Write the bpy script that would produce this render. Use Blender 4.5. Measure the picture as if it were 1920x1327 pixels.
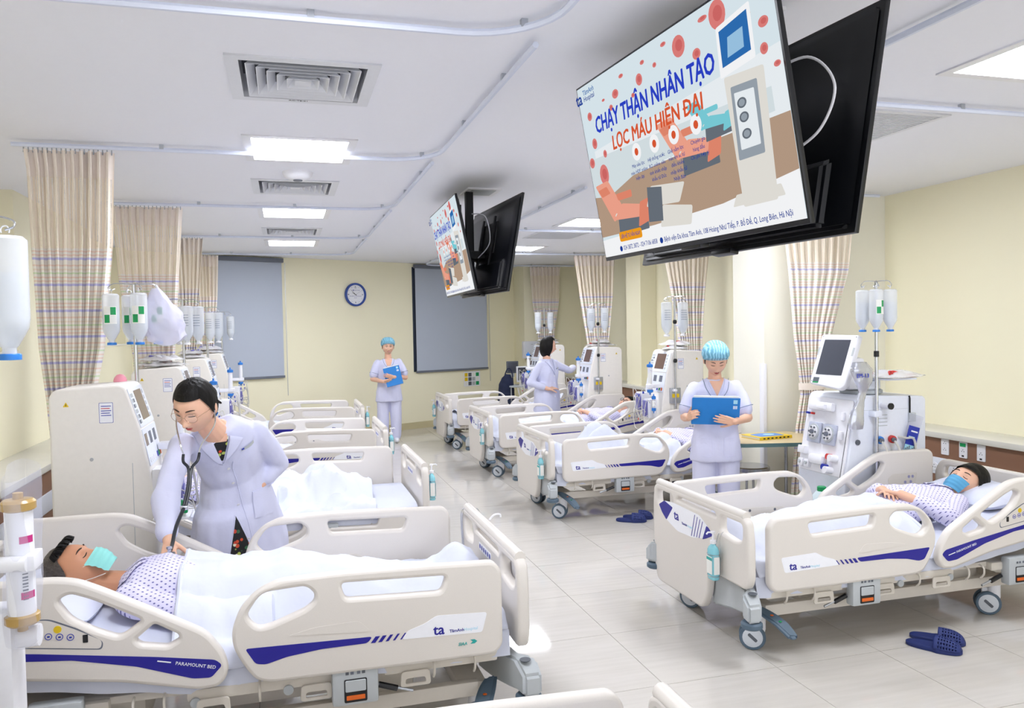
import bpy, bmesh, math, random
from mathutils import Vector, Matrix, noise
V = Vector
PI = math.pi
random.seed(7)
scn = bpy.context.scene
for o in list(bpy.data.objects): bpy.data.objects.remove(o)
COL = scn.collection

# ------------------------------------------------------------------ camera
F, YAW, PIT, ROLL, H, CEIL = 1487.4, 0.2789, 0.03245, -0.01853, 1.665, 2.784
fw = V((math.sin(YAW)*math.cos(PIT), math.cos(YAW)*math.cos(PIT), -math.sin(PIT)))
rt = V((math.cos(YAW), -math.sin(YAW), 0)); up = rt.cross(fw)
cr, sr = math.cos(ROLL), math.sin(ROLL)
rt, up = rt*cr+up*sr, up*cr-rt*sr
cd = bpy.data.cameras.new('camera'); cam = bpy.data.objects.new('camera', cd); COL.objects.link(cam)
cd.sensor_width = 36; cd.lens = F/1920*36; cd.clip_start = 0.05
M = Matrix.Identity(4)
for i, a in enumerate((rt, up, -fw)):
    for j in range(3): M[j][i] = a[j]
M.translation = V((0, 0, H)); cam.matrix_world = M
scn.camera = cam
# ------------------------------------------------------------------ world, exposure, light level
w = bpy.data.worlds.new('world'); scn.world = w; w.use_nodes = True
w.node_tree.nodes['Background'].inputs[0].default_value = (0.90, 0.93, 1.0, 1)
w.node_tree.nodes['Background'].inputs[1].default_value = 1.0
scn.view_settings.view_transform = 'Standard'; scn.view_settings.look = 'None'
scn.view_settings.gamma = 1; scn.view_settings.use_curve_mapping = False
scn.view_settings.exposure = 1.12
PANEL_POWER = 17.0       # emission of the ceiling light panels
SCREEN_POWER = 1.0

# ------------------------------------------------------------------ materials
def lin(c):
    if isinstance(c, str): c = [int(c[i:i+2], 16)/255 for i in (0, 2, 4)]
    return tuple((x/12.92 if x < .04045 else ((x+.055)/1.055)**2.4) for x in c)+(1,)
def mat(name, col, rough=.5, metal=0, bump=0, bscale=40, emit=None, alpha=1, trans=0, spec=.5, coat=0, var=0, sub=0, stretch=None):
    m = bpy.data.materials.new(name); m.use_nodes = True; nt = m.node_tree; b = nt.nodes['Principled BSDF']
    b.inputs['Base Color'].default_value = lin(col); b.inputs['Roughness'].default_value = rough
    b.inputs['Metallic'].default_value = metal; b.inputs['Alpha'].default_value = alpha
    b.inputs['Transmission Weight'].default_value = trans; b.inputs['Specular IOR Level'].default_value = spec
    b.inputs['Coat Weight'].default_value = coat
    if sub: b.inputs['Subsurface Weight'].default_value = sub; b.inputs['Subsurface Scale'].default_value = .01
    if emit: b.inputs['Emission Color'].default_value = lin(col); b.inputs['Emission Strength'].default_value = emit
    tc = nt.nodes.new('ShaderNodeTexCoord'); n = nt.nodes.new('ShaderNodeTexNoise'); n.inputs['Scale'].default_value = bscale
    n.inputs['Detail'].default_value = 3
    if stretch:
        mp = nt.nodes.new('ShaderNodeMapping'); mp.inputs['Scale'].default_value = stretch
        nt.links.new(tc.outputs['Object'], mp.inputs[0]); nt.links.new(mp.outputs[0], n.inputs[0])
    else: nt.links.new(tc.outputs['Object'], n.inputs[0])
    if bump:
        bp = nt.nodes.new('ShaderNodeBump'); bp.inputs['Strength'].default_value = bump; bp.inputs['Distance'].default_value = .01
        nt.links.new(n.outputs[0], bp.inputs['Height']); nt.links.new(bp.outputs[0], b.inputs['Normal'])
    v = var or .03
    hs = nt.nodes.new('ShaderNodeHueSaturation'); hs.inputs['Color'].default_value = lin(col)
    mr = nt.nodes.new('ShaderNodeMapRange'); mr.inputs['To Min'].default_value = 1-v; mr.inputs['To Max'].default_value = 1+v
    nt.links.new(n.outputs[0], mr.inputs[0]); nt.links.new(mr.outputs[0], hs.inputs['Value'])
    if not emit: nt.links.new(hs.outputs[0], b.inputs['Base Color'])
    return m
def nodes(m): return m.node_tree, m.node_tree.nodes['Principled BSDF']

BEIGE = mat('beige_plastic', 'E0DAD3', .38, bump=.02, bscale=300)
BEIGE_FRAME = mat('beige_metal', 'DAD3C8', .4)
SHEET = mat('white_sheet', 'D8DCEB', .85, bump=.5, bscale=9, var=.02)
PILLOW = mat('pillow_cotton', 'DDE1F2', .85, bump=.5, bscale=9)
GREY = mat('grey_plastic', 'B9BEC1', .42)
DGREY = mat('dark_grey_plastic', '5B6068', .5)
SLATE = mat('slate_rubber', '55697A', .5)
BLACK = mat('black_plastic', '0D0E14', .33)
BLACKM = mat('black_matte', '08090D', .6)
NAVY = mat('navy_print', '211C90', .35)
WPRINT = mat('white_print', 'F4F5FB', .35)
CYANP = mat('pale_cyan_print', 'A9DCEF', .4)
TEALP = mat('teal_print', '1FA6A0', .4)
ORANGE = mat('orange_plastic', 'E2691E', .4)
GREYP = mat('grey_print', '6A6F7C', .5)
YELP = mat('yellow_print', 'E8C51C', .45)
CHROME = mat('polished_steel', 'C9CBD0', .18, metal=1)
WHEEL = mat('wheel_disc', 'D6DBE2', .35)
WHITE = mat('white_plastic', 'EDEDF2', .35)
COOLW = mat('cool_white_plastic', 'E6EAF4', .35)
CREAM = mat('cream_enamel', 'F2EEE8', .4)
PURPLE = mat('purple_plastic', '6E6BB0', .35)
BLUEP = mat('blue_plastic', '2B7BD0', .35)
DBLUE = mat('dark_blue_plastic', '2336A8', .4)
REDP = mat('red_plastic', 'C8322E', .4)
GREENP = mat('green_plastic', '0F9A57', .4)
GOLD = mat('amber_resin', 'B89655', .25)
PINK = mat('pink_lamp', 'F39DB0', .35)
SCREEND = mat('screen_off', '4C4F58', .12)
SCREENB = mat('screen_brown', '6F5850', .15)
ALU = mat('brushed_aluminium', 'B9BDC4', .35, metal=.8)
TRACK = mat('track_white_enamel', 'DDE3F4', .35)
BROWN = mat('brown_laminate', '8C6650', .45, bump=.05, bscale=6, var=.12, stretch=(1, .15, 1))
MARBLE = mat('marble_top', 'DCDAD2', .25, var=.05, bscale=5)
WALLY = mat('yellow_wall_paint', 'FAF4D6', .7, bump=.02, bscale=120, var=.01)
WALLP = mat('pale_wall_paint', 'F4F1E2', .7, bump=.02, bscale=120, var=.01)
CEILM = mat('ceiling_paint', 'F4F5FC', .8, var=.01)
BASEB = mat('skirting_tile', 'CDC29A', .35)
BLIND = mat('blind_fabric', 'BCC4D2', .75, bump=.08, bscale=400)
BLINDB = mat('blind_bar', '6F7480', .5)
SKIN = mat('skin', 'E9B99D', .5, sub=.12, var=.05, bscale=30)
SKINM = mat('skin_tanned', 'C98F6E', .5, sub=.1, var=.06, bscale=30)
HAIR = mat('black_hair', '0E0B0A', .55, spec=.25, bump=.5, bscale=60, stretch=(1, 1, .15))
HAIRG = mat('greying_hair', '4A423F', .5, bump=.8, bscale=90, var=.5)
COAT = mat('white_coat_cotton', 'D5D7F0', .8, bump=.45, bscale=11, var=.015)
SCRUB = mat('white_scrub_cotton', 'D6D7F0', .8, bump=.45, bscale=12, var=.015)
PIPING = mat('grey_blue_piping', '5E7590', .6)
LIPS = mat('lips', 'C0504E', .4)
BROW = mat('brow', '3A2A22', .7)
EYEW = mat('eye_white', 'EFEAE6', .3)
EYED = mat('eye_dark', '1B120E', .2)
LASH = mat('lash', '1B1310', .6)
MASKT = mat('mask_turquoise', '93DDD8', .8, bump=.3, bscale=15)
MASKB = mat('mask_blue', '5FA9D3', .8, bump=.3, bscale=15)
FOLDER = mat('blue_folder', '1F7FCF', .4)
PAPER = mat('paper', 'F1F1EC', .8)
SLIPPER = mat('navy_foam', '1F2F6E', .6)
STETH = mat('stethoscope_rubber', '1E222B', .35)
RIM = mat('clock_blue', '23489E', .35)
NAVYC = mat('navy_cloth', '1E2744', .8)
CORD = mat('white_cord', 'E8E8EE', .4)
TUBEM = mat('clear_tubing', 'E6E4DC', .2, alpha=.75)
GLASSC = mat('lens_glass', 'F4F4F8', .05, alpha=.12)
WOODT = mat('table_laminate', 'C9B58E', .4)
TEDGE = mat('table_edge', '4F6F70', .5)
STEELS = mat('stool_steel', 'A7A9AE', .22, metal=1)
SILVER = mat('silver_foil', 'C9CCD6', .22, metal=.7, bump=.8, bscale=14)

def glassy(name, col, a, rough=.15):
    m = mat(name, col, rough, alpha=a, spec=.6); return m
BOTTLE = glassy('translucent_bottle', 'F1F5FB', .5, .2)
BOTTLEH = glassy('clear_bottle_dense', 'E3ECF6', .45, .2)
BAG = glassy('clear_bag', 'DCDFF2', .22, .06)
PACK = glassy('packet_film', 'ECECF2', .6, .2)
JUG = glassy('jug_plastic', 'DCEBEE', .8, .25)
SANI = glassy('cyan_liquid_bottle', '8FD9E6', .85, .2)

def emis(name, col, s):
    m = bpy.data.materials.new(name); m.use_nodes = True; nt = m.node_tree; nt.nodes.clear()
    o = nt.nodes.new('ShaderNodeOutputMaterial'); e = nt.nodes.new('ShaderNodeEmission')
    e.inputs[0].default_value = lin(col); e.inputs[1].default_value = s; nt.links.new(e.outputs[0], o.inputs[0]); return m
PANELM = emis('light_diffuser', 'F4F7FF', PANEL_POWER)

# dotted hospital gown
def gown():
    m = mat('dotted_gown', 'DDD9F6', .85, bump=.35, bscale=10); nt, b = nodes(m)
    tc = nt.nodes.new('ShaderNodeTexCoord'); mp = nt.nodes.new('ShaderNodeMapping'); mp.inputs['Scale'].default_value = (46, 46, 46)
    vo = nt.nodes.new('ShaderNodeTexVoronoi'); vo.inputs['Randomness'].default_value = 0; vo.inputs['Scale'].default_value = 1
    cr_ = nt.nodes.new('ShaderNodeValToRGB'); cr_.color_ramp.elements[0].position = .17; cr_.color_ramp.elements[1].position = .22
    cr_.color_ramp.elements[0].color = lin('6D6CA8'); cr_.color_ramp.elements[1].color = lin('DFDBF7')
    mp.inputs['Rotation'].default_value = (0, 0, .78)
    sp = nt.nodes.new('ShaderNodeSeparateXYZ'); ab = nt.nodes.new('ShaderNodeMath'); ab.operation = 'ABSOLUTE'; sb = nt.nodes.new('ShaderNodeMath'); sb.operation = 'SUBTRACT'; cx = nt.nodes.new('ShaderNodeCombineXYZ')
    nt.links.new(tc.outputs['Object'], sp.inputs[0]); nt.links.new(sp.outputs[1], ab.inputs[0]); nt.links.new(sp.outputs[2], sb.inputs[0]); nt.links.new(ab.outputs[0], sb.inputs[1])
    nt.links.new(sp.outputs[0], cx.inputs[0]); nt.links.new(sb.outputs[0], cx.inputs[1]); vo.voronoi_dimensions = '2D'
    nt.links.new(cx.outputs[0], mp.inputs[0]); nt.links.new(mp.outputs[0], vo.inputs[0]); nt.links.new(vo.outputs['Distance'], cr_.inputs[0])
    nt.links.new(cr_.outputs[0], b.inputs['Base Color']); return m
GOWN = gown()
def floral():
    m = mat('floral_dress', '15161C', .7); nt, b = nodes(m)
    tc = nt.nodes.new('ShaderNodeTexCoord'); vo = nt.nodes.new('ShaderNodeTexVoronoi'); vo.inputs['Scale'].default_value = 38
    r1 = nt.nodes.new('ShaderNodeValToRGB'); r1.color_ramp.elements[0].position = .36; r1.color_ramp.elements[1].position = .42
    r2 = nt.nodes.new('ShaderNodeValToRGB'); r2.color_ramp.interpolation = 'CONSTANT'
    e = r2.color_ramp.elements; e[0].color = lin('D9512F'); e[1].position = .3; e[1].color = lin('B9C760')
    for p_, c_ in ((.5, '15161C'), (.65, 'E9E2C8'), (.72, '3E6B4A'), (.85, 'C8442E')):
        x = e.new(p_); x.color = lin(c_)
    mx = nt.nodes.new('ShaderNodeMix'); mx.data_type = 'RGBA'
    nt.links.new(tc.outputs['Object'], vo.inputs[0]); nt.links.new(vo.outputs['Distance'], r1.inputs[0])
    nt.links.new(vo.outputs['Color'], r2.inputs[0]); nt.links.new(r1.outputs[0], mx.inputs[0])
    nt.links.new(r2.outputs[0], mx.inputs[6]); mx.inputs[7].default_value = lin('14151B')
    nt.links.new(mx.outputs[2], b.inputs['Base Color']); return m
FLORAL = floral()
def capm():
    m = mat('cap_mesh', '86C8E6', .8, bump=.6, bscale=40); nt, b = nodes(m)
    tc = nt.nodes.new('ShaderNodeTexCoord'); wv = nt.nodes.new('ShaderNodeTexWave'); wv.inputs['Scale'].default_value = 14; wv.inputs['Distortion'].default_value = 6
    wv.bands_direction = 'X'
    r = nt.nodes.new('ShaderNodeValToRGB'); r.color_ramp.elements[0].color = lin('6FAFCB'); r.color_ramp.elements[1].color = lin('A6DDF2'); r.color_ramp.elements[0].position = .25
    nt.links.new(tc.outputs['Object'], wv.inputs[0]); nt.links.new(wv.outputs[0], r.inputs[0]); nt.links.new(r.outputs[0], b.inputs['Base Color']); return m
CAP = capm()
def tilem():
    m = mat('polished_tile', 'D9D4CA', .05, spec=.36, coat=.0); nt, b = nodes(m)
    tc = nt.nodes.new('ShaderNodeTexCoord'); oi = nt.nodes.new('ShaderNodeObjectInfo')
    mp = nt.nodes.new('ShaderNodeMapping'); mp.inputs['Scale'].default_value = (1.2, 14, 1)
    ad = nt.nodes.new('ShaderNodeVectorMath'); ad.operation = 'ADD'
    mu = nt.nodes.new('ShaderNodeVectorMath'); mu.operation = 'SCALE'; mu.inputs['Scale'].default_value = 17
    nt.links.new(oi.outputs['Location'], mu.inputs[0]); nt.links.new(tc.outputs['Object'], ad.inputs[0]); nt.links.new(mu.outputs[0], ad.inputs[1])
    nt.links.new(ad.outputs[0], mp.inputs[0])
    n = nt.nodes.new('ShaderNodeTexNoise'); n.inputs['Scale'].default_value = 2; n.inputs['Detail'].default_value = 5
    nt.links.new(mp.outputs[0], n.inputs[0])
    r = nt.nodes.new('ShaderNodeValToRGB'); r.color_ramp.elements[0].color = lin('CBC6BE'); r.color_ramp.elements[1].color = lin('D3CEC7')
    r.color_ramp.elements[0].position = .3; r.color_ramp.elements[1].position = .7
    nt.links.new(n.outputs[0], r.inputs[0]); nt.links.new(r.outputs[0], b.inputs['Base Color']); return m
TILE = tilem()
GROUT = mat('grout', '8E8A80', .8)
def stripem():      # woven stripes by height on the curtain cloth
    m = mat('striped_cloth', 'EFE3D6', .85); nt, b = nodes(m)
    tc = nt.nodes.new('ShaderNodeTexCoord'); sp = nt.nodes.new('ShaderNodeSeparateXYZ'); nt.links.new(tc.outputs['Object'], sp.inputs[0])
    mu = nt.nodes.new('ShaderNodeMath'); mu.operation = 'MULTIPLY'; mu.inputs[1].default_value = 1/.15; nt.links.new(sp.outputs[2], mu.inputs[0])
    fr = nt.nodes.new('ShaderNodeMath'); fr.operation = 'FRACT'; nt.links.new(mu.outputs[0], fr.inputs[0])
    r = nt.nodes.new('ShaderNodeValToRGB'); r.color_ramp.interpolation = 'CONSTANT'; e = r.color_ramp.elements
    e[0].color = lin('F5EFE6'); e[0].position = 0; e[1].color = lin('C9C5E8'); e[1].position = .04
    for p_, c_ in ((.13, 'F5EFE6'), (.2, 'F1DACB'), (.26, 'F5EFE6'), (.34, 'F1DACB'), (.4, 'F5EFE6'), (.5, 'D9E6C4'), (.56, 'F5EFE6'), (.64, 'F0E3D2'), (.7, 'F5EFE6'), (.8, 'F1DACB'), (.86, 'F5EFE6')):
        x = e.new(p_); x.color = lin(c_)
    nt.links.new(fr.outputs[0], r.inputs[0]); nt.links.new(r.outputs[0], b.inputs['Base Color']); return m
STRIPE = stripem()
def netm():
    m = mat('curtain_net', 'F7EAD8', .85); nt, b = nodes(m)
    tc = nt.nodes.new('ShaderNodeTexCoord'); uv = nt.nodes.new('ShaderNodeUVMap'); 
    sp = nt.nodes.new('ShaderNodeSeparateXYZ'); nt.links.new(uv.outputs[0], sp.inputs[0])
    a = []
    for i, k, t in ((0, 46, .38), (1, 60, .45)):
        mu = nt.nodes.new('ShaderNodeMath'); mu.operation = 'MULTIPLY'; mu.inputs[1].default_value = k; nt.links.new(sp.outputs[i], mu.inputs[0])
        fr = nt.nodes.new('ShaderNodeMath'); fr.operation = 'FRACT'; nt.links.new(mu.outputs[0], fr.inputs[0])
        g = nt.nodes.new('ShaderNodeMath'); g.operation = 'LESS_THAN'; g.inputs[1].default_value = t; nt.links.new(fr.outputs[0], g.inputs[0]); a.append(g)
    mm = nt.nodes.new('ShaderNodeMath'); mm.operation = 'MULTIPLY'; nt.links.new(a[0].outputs[0], mm.inputs[0]); nt.links.new(a[1].outputs[0], mm.inputs[1])
    s = nt.nodes.new('ShaderNodeMath'); s.operation = 'SUBTRACT'; s.inputs[0].default_value = 1; nt.links.new(mm.outputs[0], s.inputs[1])
    nt.links.new(s.outputs[0], b.inputs['Alpha']); return m
NET = netm()
HEADM = mat('curtain_header', 'F6EADF', .85)
NICHE = mat('pale_window_blind', 'FBF4DC', .8)

# ------------------------------------------------------------------ mesh helpers
def link(name, me, m=None, parent=None, loc=None, rot=None):
    o = bpy.data.objects.new(name, me); COL.objects.link(o)
    if m is not None and me is not None:
        me.materials.clear(); me.materials.append(m)
    if parent: o.parent = parent
    if loc is not None: o.location = loc
    if rot is not None: o.rotation_euler = rot
    return o
def tag(o, label=None, cat=None, group=None, kind=None):
    for k, v in (('label', label), ('category', cat), ('group', group), ('kind', kind)):
        if v: o[k] = v
    return o
def empty(name, loc, rz=0, label=None, cat=None, group=None):
    o = bpy.data.objects.new(name, None); COL.objects.link(o); o.location = loc; o.rotation_euler = (0, 0, rz); o.empty_display_size = .1
    return tag(o, label, cat, group)
def copy_tree(o, parent=None):
    c = o.copy(); COL.objects.link(c)
    if parent: c.parent = parent
    for ch in list(o.children): copy_tree(ch, c)
    return c
def frame(d, hint=V((0, 0, 1))):
    d = V(d).normalized()
    if abs(d.dot(hint)) > .95: hint = V((1, 0, 0))
    a = hint.cross(d).normalized(); return a, d.cross(a), d
class G:
    """collects vertices and faces; build() links them as one mesh object"""
    def __init__(s): s.v = []; s.f = []; s.uv = None
    def add(s, vs, fs):
        n = len(s.v); s.v += [tuple(x) for x in vs]; s.f += [tuple(i+n for i in f) for f in fs]; return s
    def box(s, lo, hi, r=0, R=None, o=(0, 0, 0)):
        x0, y0, z0 = lo; x1, y1, z1 = hi
        if r <= 0:
            vs = [V((x, y, z)) for x in (x0, x1) for y in (y0, y1) for z in (z0, z1)]
            fs = [(0, 1, 3, 2), (4, 6, 7, 5), (0, 4, 5, 1), (2, 3, 7, 6), (0, 2, 6, 4), (1, 5, 7, 3)]
        else:
            bm = bmesh.new(); bmesh.ops.create_cube(bm, size=1)
            for q in bm.verts: q.co = V(((x0+x1)/2+q.co.x*(x1-x0), (y0+y1)/2+q.co.y*(y1-y0), (z0+z1)/2+q.co.z*(z1-z0)))
            bmesh.ops.bevel(bm, geom=bm.edges[:], offset=min(r, .49*min(x1-x0, y1-y0, z1-z0)), segments=2, affect='EDGES', profile=.6)
            bm.verts.ensure_lookup_table(); vs = [q.co.copy() for q in bm.verts]; fs = [[q.index for q in f.verts] for f in bm.faces]; bm.free()
        if R is not None: vs = [R @ q for q in vs]
        vs = [q+V(o) for q in vs]
        return s.add(vs, fs)
    def rings(s, rs, cap=True, close=False):
        n = len(rs[0]); vs = [p for r in rs for p in r]; fs = []
        m = len(rs)
        for i in range(m if close else m-1):
            j = (i+1) % m
            for k in range(n):
                fs.append((i*n+k, i*n+(k+1) % n, j*n+(k+1) % n, j*n+k))
        if cap and not close: fs.append(tuple(range(n))[::-1]); fs.append(tuple((m-1)*n+k for k in range(n)))
        return s.add(vs, fs)
    def tube(s, pts, r, n=8, close=False, cap=True):
        pts = [V(p) for p in pts]; rs = []; m = len(pts); h = None
        for i, p in enumerate(pts):
            if close: d = pts[(i+1) % m]-pts[i-1]
            else: d = pts[min(i+1, m-1)]-pts[max(i-1, 0)]
            d.normalize()
            if h is None: h = frame(d)[0]
            h = (h-d*h.dot(d)).normalized(); b = d.cross(h)
            q = r[i] if isinstance(r, (list, tuple)) else r
            rs.append([p+h*math.cos(t*2*PI/n)*q+b*math.sin(t*2*PI/n)*q for t in range(n)])
        return s.rings(rs, cap, close)
    def lathe(s, prof, o=(0, 0, 0), n=20, axis=(0, 0, 1), cap=True):
        a, b, d = frame(axis); o = V(o)
        return s.rings([[o+d*z+a*math.cos(t*2*PI/n)*r+b*math.sin(t*2*PI/n)*r for t in range(n)] for r, z in prof], cap)
    def ball(s, c, rad, R=None, n=16, m=10):
        c = V(c); rs = []
        for i in range(m+1):
            t = PI*i/m; st = max(math.sin(t), .02)
            ring = []
            for k in range(n):
                p = V((rad[0]*st*math.cos(2*PI*k/n), rad[1]*st*math.sin(2*PI*k/n), -rad[2]*math.cos(t)))
                ring.append(c+(R @ p if R is not None else p))
            rs.append(ring)
        return s.rings(rs)
    def cone(s, p0, r0, p1, r1, n=14):     # capsule with two radii
        p0, p1 = V(p0), V(p1); a, b, d = frame(p1-p0); rs = []
        for t in (-90, -60, -30, 0): rs.append((p0+d*r0*math.sin(math.radians(t)), r0*max(.05, math.cos(math.radians(t)))))
        for t in (0, 30, 60, 90): rs.append((p1+d*r1*math.sin(math.radians(t)), r1*max(.05, math.cos(math.radians(t)))))
        return s.rings([[c+a*math.cos(k*2*PI/n)*r+b*math.sin(k*2*PI/n)*r for k in range(n)] for c, r in rs])
    def limb(s, pts, rr):
        for i in range(len(pts)-1): s.cone(pts[i], rr[i], pts[i+1], rr[i+1])
        return s
    def oval(s, secs, n=24, ex=2.3):       # secs: (centre, half-width vector, half-depth vector)
        rs = []
        for c, a, b in secs:
            c, a, b = V(c), V(a), V(b); ring = []
            for k in range(n):
                t = 2*PI*k/n; x, y = math.cos(t), math.sin(t)
                x = math.copysign(abs(x)**(2/ex), x); y = math.copysign(abs(y)**(2/ex), y)
                ring.append(c+a*x+b*y)
            rs.append(ring)
        return s.rings(rs)
    def grid(s, P, nu, nv, uv=False):
        vs = [P(i/nu, j/nv) for j in range(nv+1) for i in range(nu+1)]
        fs = [(j*(nu+1)+i, j*(nu+1)+i+1, (j+1)*(nu+1)+i+1, (j+1)*(nu+1)+i) for j in range(nv) for i in range(nu)]
        if uv: s.uv = [(i/nu, j/nv) for j in range(nv+1) for i in range(nu+1)]
        return s.add(vs, fs)
    def mesh(s, name, smooth=True):
        me = bpy.data.meshes.new(name); me.from_pydata(s.v, [], s.f); me.update()
        bm = bmesh.new(); bm.from_mesh(me); bmesh.ops.recalc_face_normals(bm, faces=bm.faces); bm.to_mesh(me); bm.free()
        if s.uv:
            l = me.uv_layers.new(name='UVMap')
            for i, lp in enumerate(me.loops): l.data[i].uv = s.uv[lp.vertex_index]
        if smooth:
            me.shade_smooth()
            try: me.set_sharp_from_angle(angle=math.radians(38))
            except Exception: pass
        return me
    def build(s, name, m, parent=None, smooth=True, loc=None, rot=None):
        return link(name, s.mesh(name, smooth), m, parent, loc, rot)

def fillet(pts, r, n=4):
    out = []; m = len(pts)
    for i in range(m):
        p, a, b = V(pts[i]), V(pts[i-1]), V(pts[(i+1) % m]); u, v = (a-p), (b-p)
        q = min(r, u.length*.45, v.length*.45); u.normalize(); v.normalize(); s, e = p+u*q, p+v*q
        for k in range(n+1):
            t = k/n; out.append(s*(1-t)**2+p*2*t*(1-t)+e*t*t)
    return [(x[0], x[1]) for x in out]
def plate_mesh(name, loops, ext, bev=0, bres=2):
    c = bpy.data.curves.new(name, 'CURVE'); c.dimensions = '2D'; c.fill_mode = 'BOTH'; c.extrude = max(ext-bev, 0); c.bevel_depth = bev; c.bevel_resolution = bres
    c.offset = -bev
    for l in loops:
        s = c.splines.new('POLY'); s.points.add(len(l)-1)
        for i, p in enumerate(l): s.points[i].co = (p[0], p[1], 0, 1)
        s.use_cyclic_u = True
    o = bpy.data.objects.new('t', c)
    me = bpy.data.meshes.new_from_object(o); bpy.data.objects.remove(o); bpy.data.curves.remove(c)
    me.name = name; return me
def xform(me, Mx):
    me.transform(Mx)
    if Mx.determinant() < 0: me.flip_normals()
    me.update(); return me
def basis(o, x, y):
    x, y = V(x).normalized(), V(y).normalized(); z = x.cross(y); B = Matrix.Identity(4)
    for i, a in enumerate((x, y, z)):
        for j in range(3): B[j][i] = a[j]
    B.translation = V(o); return B
def plate(name, loops, ext, B, m, parent=None, bev=0, smooth=True):
    """flat piece drawn in x,y of the basis B, thickness 2*ext along its z"""
    me = xform(plate_mesh(name, loops, ext, bev), B)
    if smooth and bev:
        me.shade_smooth()
        try: me.set_sharp_from_angle(angle=math.radians(35))
        except Exception: pass
    return link(name, me, m, parent)
def rect(x0, y0, x1, y1, r=0, n=3):
    l = [(x0, y0), (x1, y0), (x1, y1), (x0, y1)]; return fillet(l, r, n) if r else l
def circ(x, y, r, n=20, ry=None): return [(x+r*math.cos(t*2*PI/n), y+(ry or r)*math.sin(t*2*PI/n)) for t in range(n)]
def text_mesh(s, size, bold=0, shear=0, align='LEFT', ext=.0003):
    if 'Đ' not in s and 'đ' not in s: return raw_text(s, size, bold, shear, align, ext)
    low = 'đ' in s; p = s.replace('Đ', 'D').replace('đ', 'd'); me = raw_text(p, size, 0, 0, 'LEFT', ext); bm = bmesh.new(); bm.from_mesh(me)
    def xm(t):
        m_ = raw_text(t, size, 0, 0, 'LEFT', ext); xs = [v.co.x for v in m_.vertices]; bpy.data.meshes.remove(m_); return min(xs), max(xs)
    for i, ch in enumerate(s):
        if ch in 'Đđ':
            d_ = p[i]; g0, g1 = xm(d_); w_ = g1-g0; x1 = xm(p[:i]+d_)[1]; x0 = x1-w_
            a, b_, y = (x0-.10*w_, x0+.48*w_, .34*size) if ch == 'Đ' else (x0+.5*w_, x1+.15*w_, .60*size)
            vs = [bm.verts.new(q) for q in ((a, y-.03*size, ext*1.05), (b_, y-.03*size, ext*1.05), (b_, y+.03*size, ext*1.05), (a, y+.03*size, ext*1.05))]; bm.faces.new(vs)
    bm.to_mesh(me); bm.free()
    if align == 'CENTER': me.transform(Matrix.Translation((-sum(xm(p))/2, 0, 0)))
    if shear:
        for v in me.vertices: v.co.x += shear*v.co.y
    return me
def raw_text(s, size, bold=0, shear=0, align='LEFT', ext=.0003):
    c = bpy.data.curves.new('txt', 'FONT'); c.body = s; c.size = size; c.offset = bold*size; c.shear = shear; c.extrude = ext; c.align_x = align
    c.resolution_u = 2
    o = bpy.data.objects.new('t', c)
    me = bpy.data.meshes.new_from_object(o); bpy.data.objects.remove(o); bpy.data.curves.remove(c)
    return me
def text(s, size, B, m, parent, bold=0, shear=0, align='LEFT', sx=1, name='lettering', ext=.0003, width=None):
    me = text_mesh(s, size, 0, shear, align, ext)
    if bold:
        bm = bmesh.new()
        for k, (dx, dy) in enumerate(((0, 0), (1, 0), (-1, 0), (0, .7), (0, -.7), (.7, .5), (-.7, -.5), (.7, -.5), (-.7, .5))):
            c_ = me.copy(); c_.transform(Matrix.Translation((dx*bold*size, dy*bold*size, k*ext*.1))); bm.from_mesh(c_); bpy.data.meshes.remove(c_)
        bm.to_mesh(me); bm.free()
    if width:
        xs = [v.co.x for v in me.vertices]; sx = width/(max(xs)-min(xs))
    return link(name, xform(me, B @ Matrix.Diagonal((sx, 1, 1, 1))), m, parent)
def bez(p, n=16):
    """smooth path through points (catmull-rom)"""
    p = [V(q) for q in p]; out = []
    for i in range(len(p)-1):
        a, b, c, d = p[max(i-1, 0)], p[i], p[i+1], p[min(i+2, len(p)-1)]
        for k in range(n):
            t = k/n; out.append(.5*((2*b)+(c-a)*t+(2*a-5*b+4*c-d)*t*t+(3*b-a-3*c+d)*t**3))
    out.append(p[-1]); return out
TMP = bpy.data.scenes.new('workbench')
def remesh(g, voxel, smooth=4, name='body', disp=None):
    me = g.mesh('tmp', False); o = link('tmp', me)
    r = o.modifiers.new('r', 'REMESH'); r.mode = 'VOXEL'; r.voxel_size = voxel; r.use_smooth_shade = True
    if smooth:
        s = o.modifiers.new('s', 'SMOOTH'); s.factor = .6; s.iterations = smooth
    COL.objects.unlink(o); TMP.collection.objects.link(o); vl = TMP.view_layers[0]; vl.update()
    out = bpy.data.meshes.new_from_object(o.evaluated_get(vl.depsgraph))
    bpy.data.objects.remove(o); bpy.data.meshes.remove(me)
    if disp:
        co = [v.co.copy() for v in out.vertices]; no = [v.normal.copy() for v in out.vertices]; fl = []
        for c, n in zip(co, no): fl += list(c+disp(c, n))
        out.vertices.foreach_set('co', fl); out.update()
    out.shade_smooth(); out.name = name; return out
def wrinkle(a, f, st=(1, 1, 1)):
    def d(p, n):
        q = V((p.x*st[0], p.y*st[1], p.z*st[2]))*f
        return n*(a*noise.noise(q)+a*.5*noise.noise(q*2.1))
    return d

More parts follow.
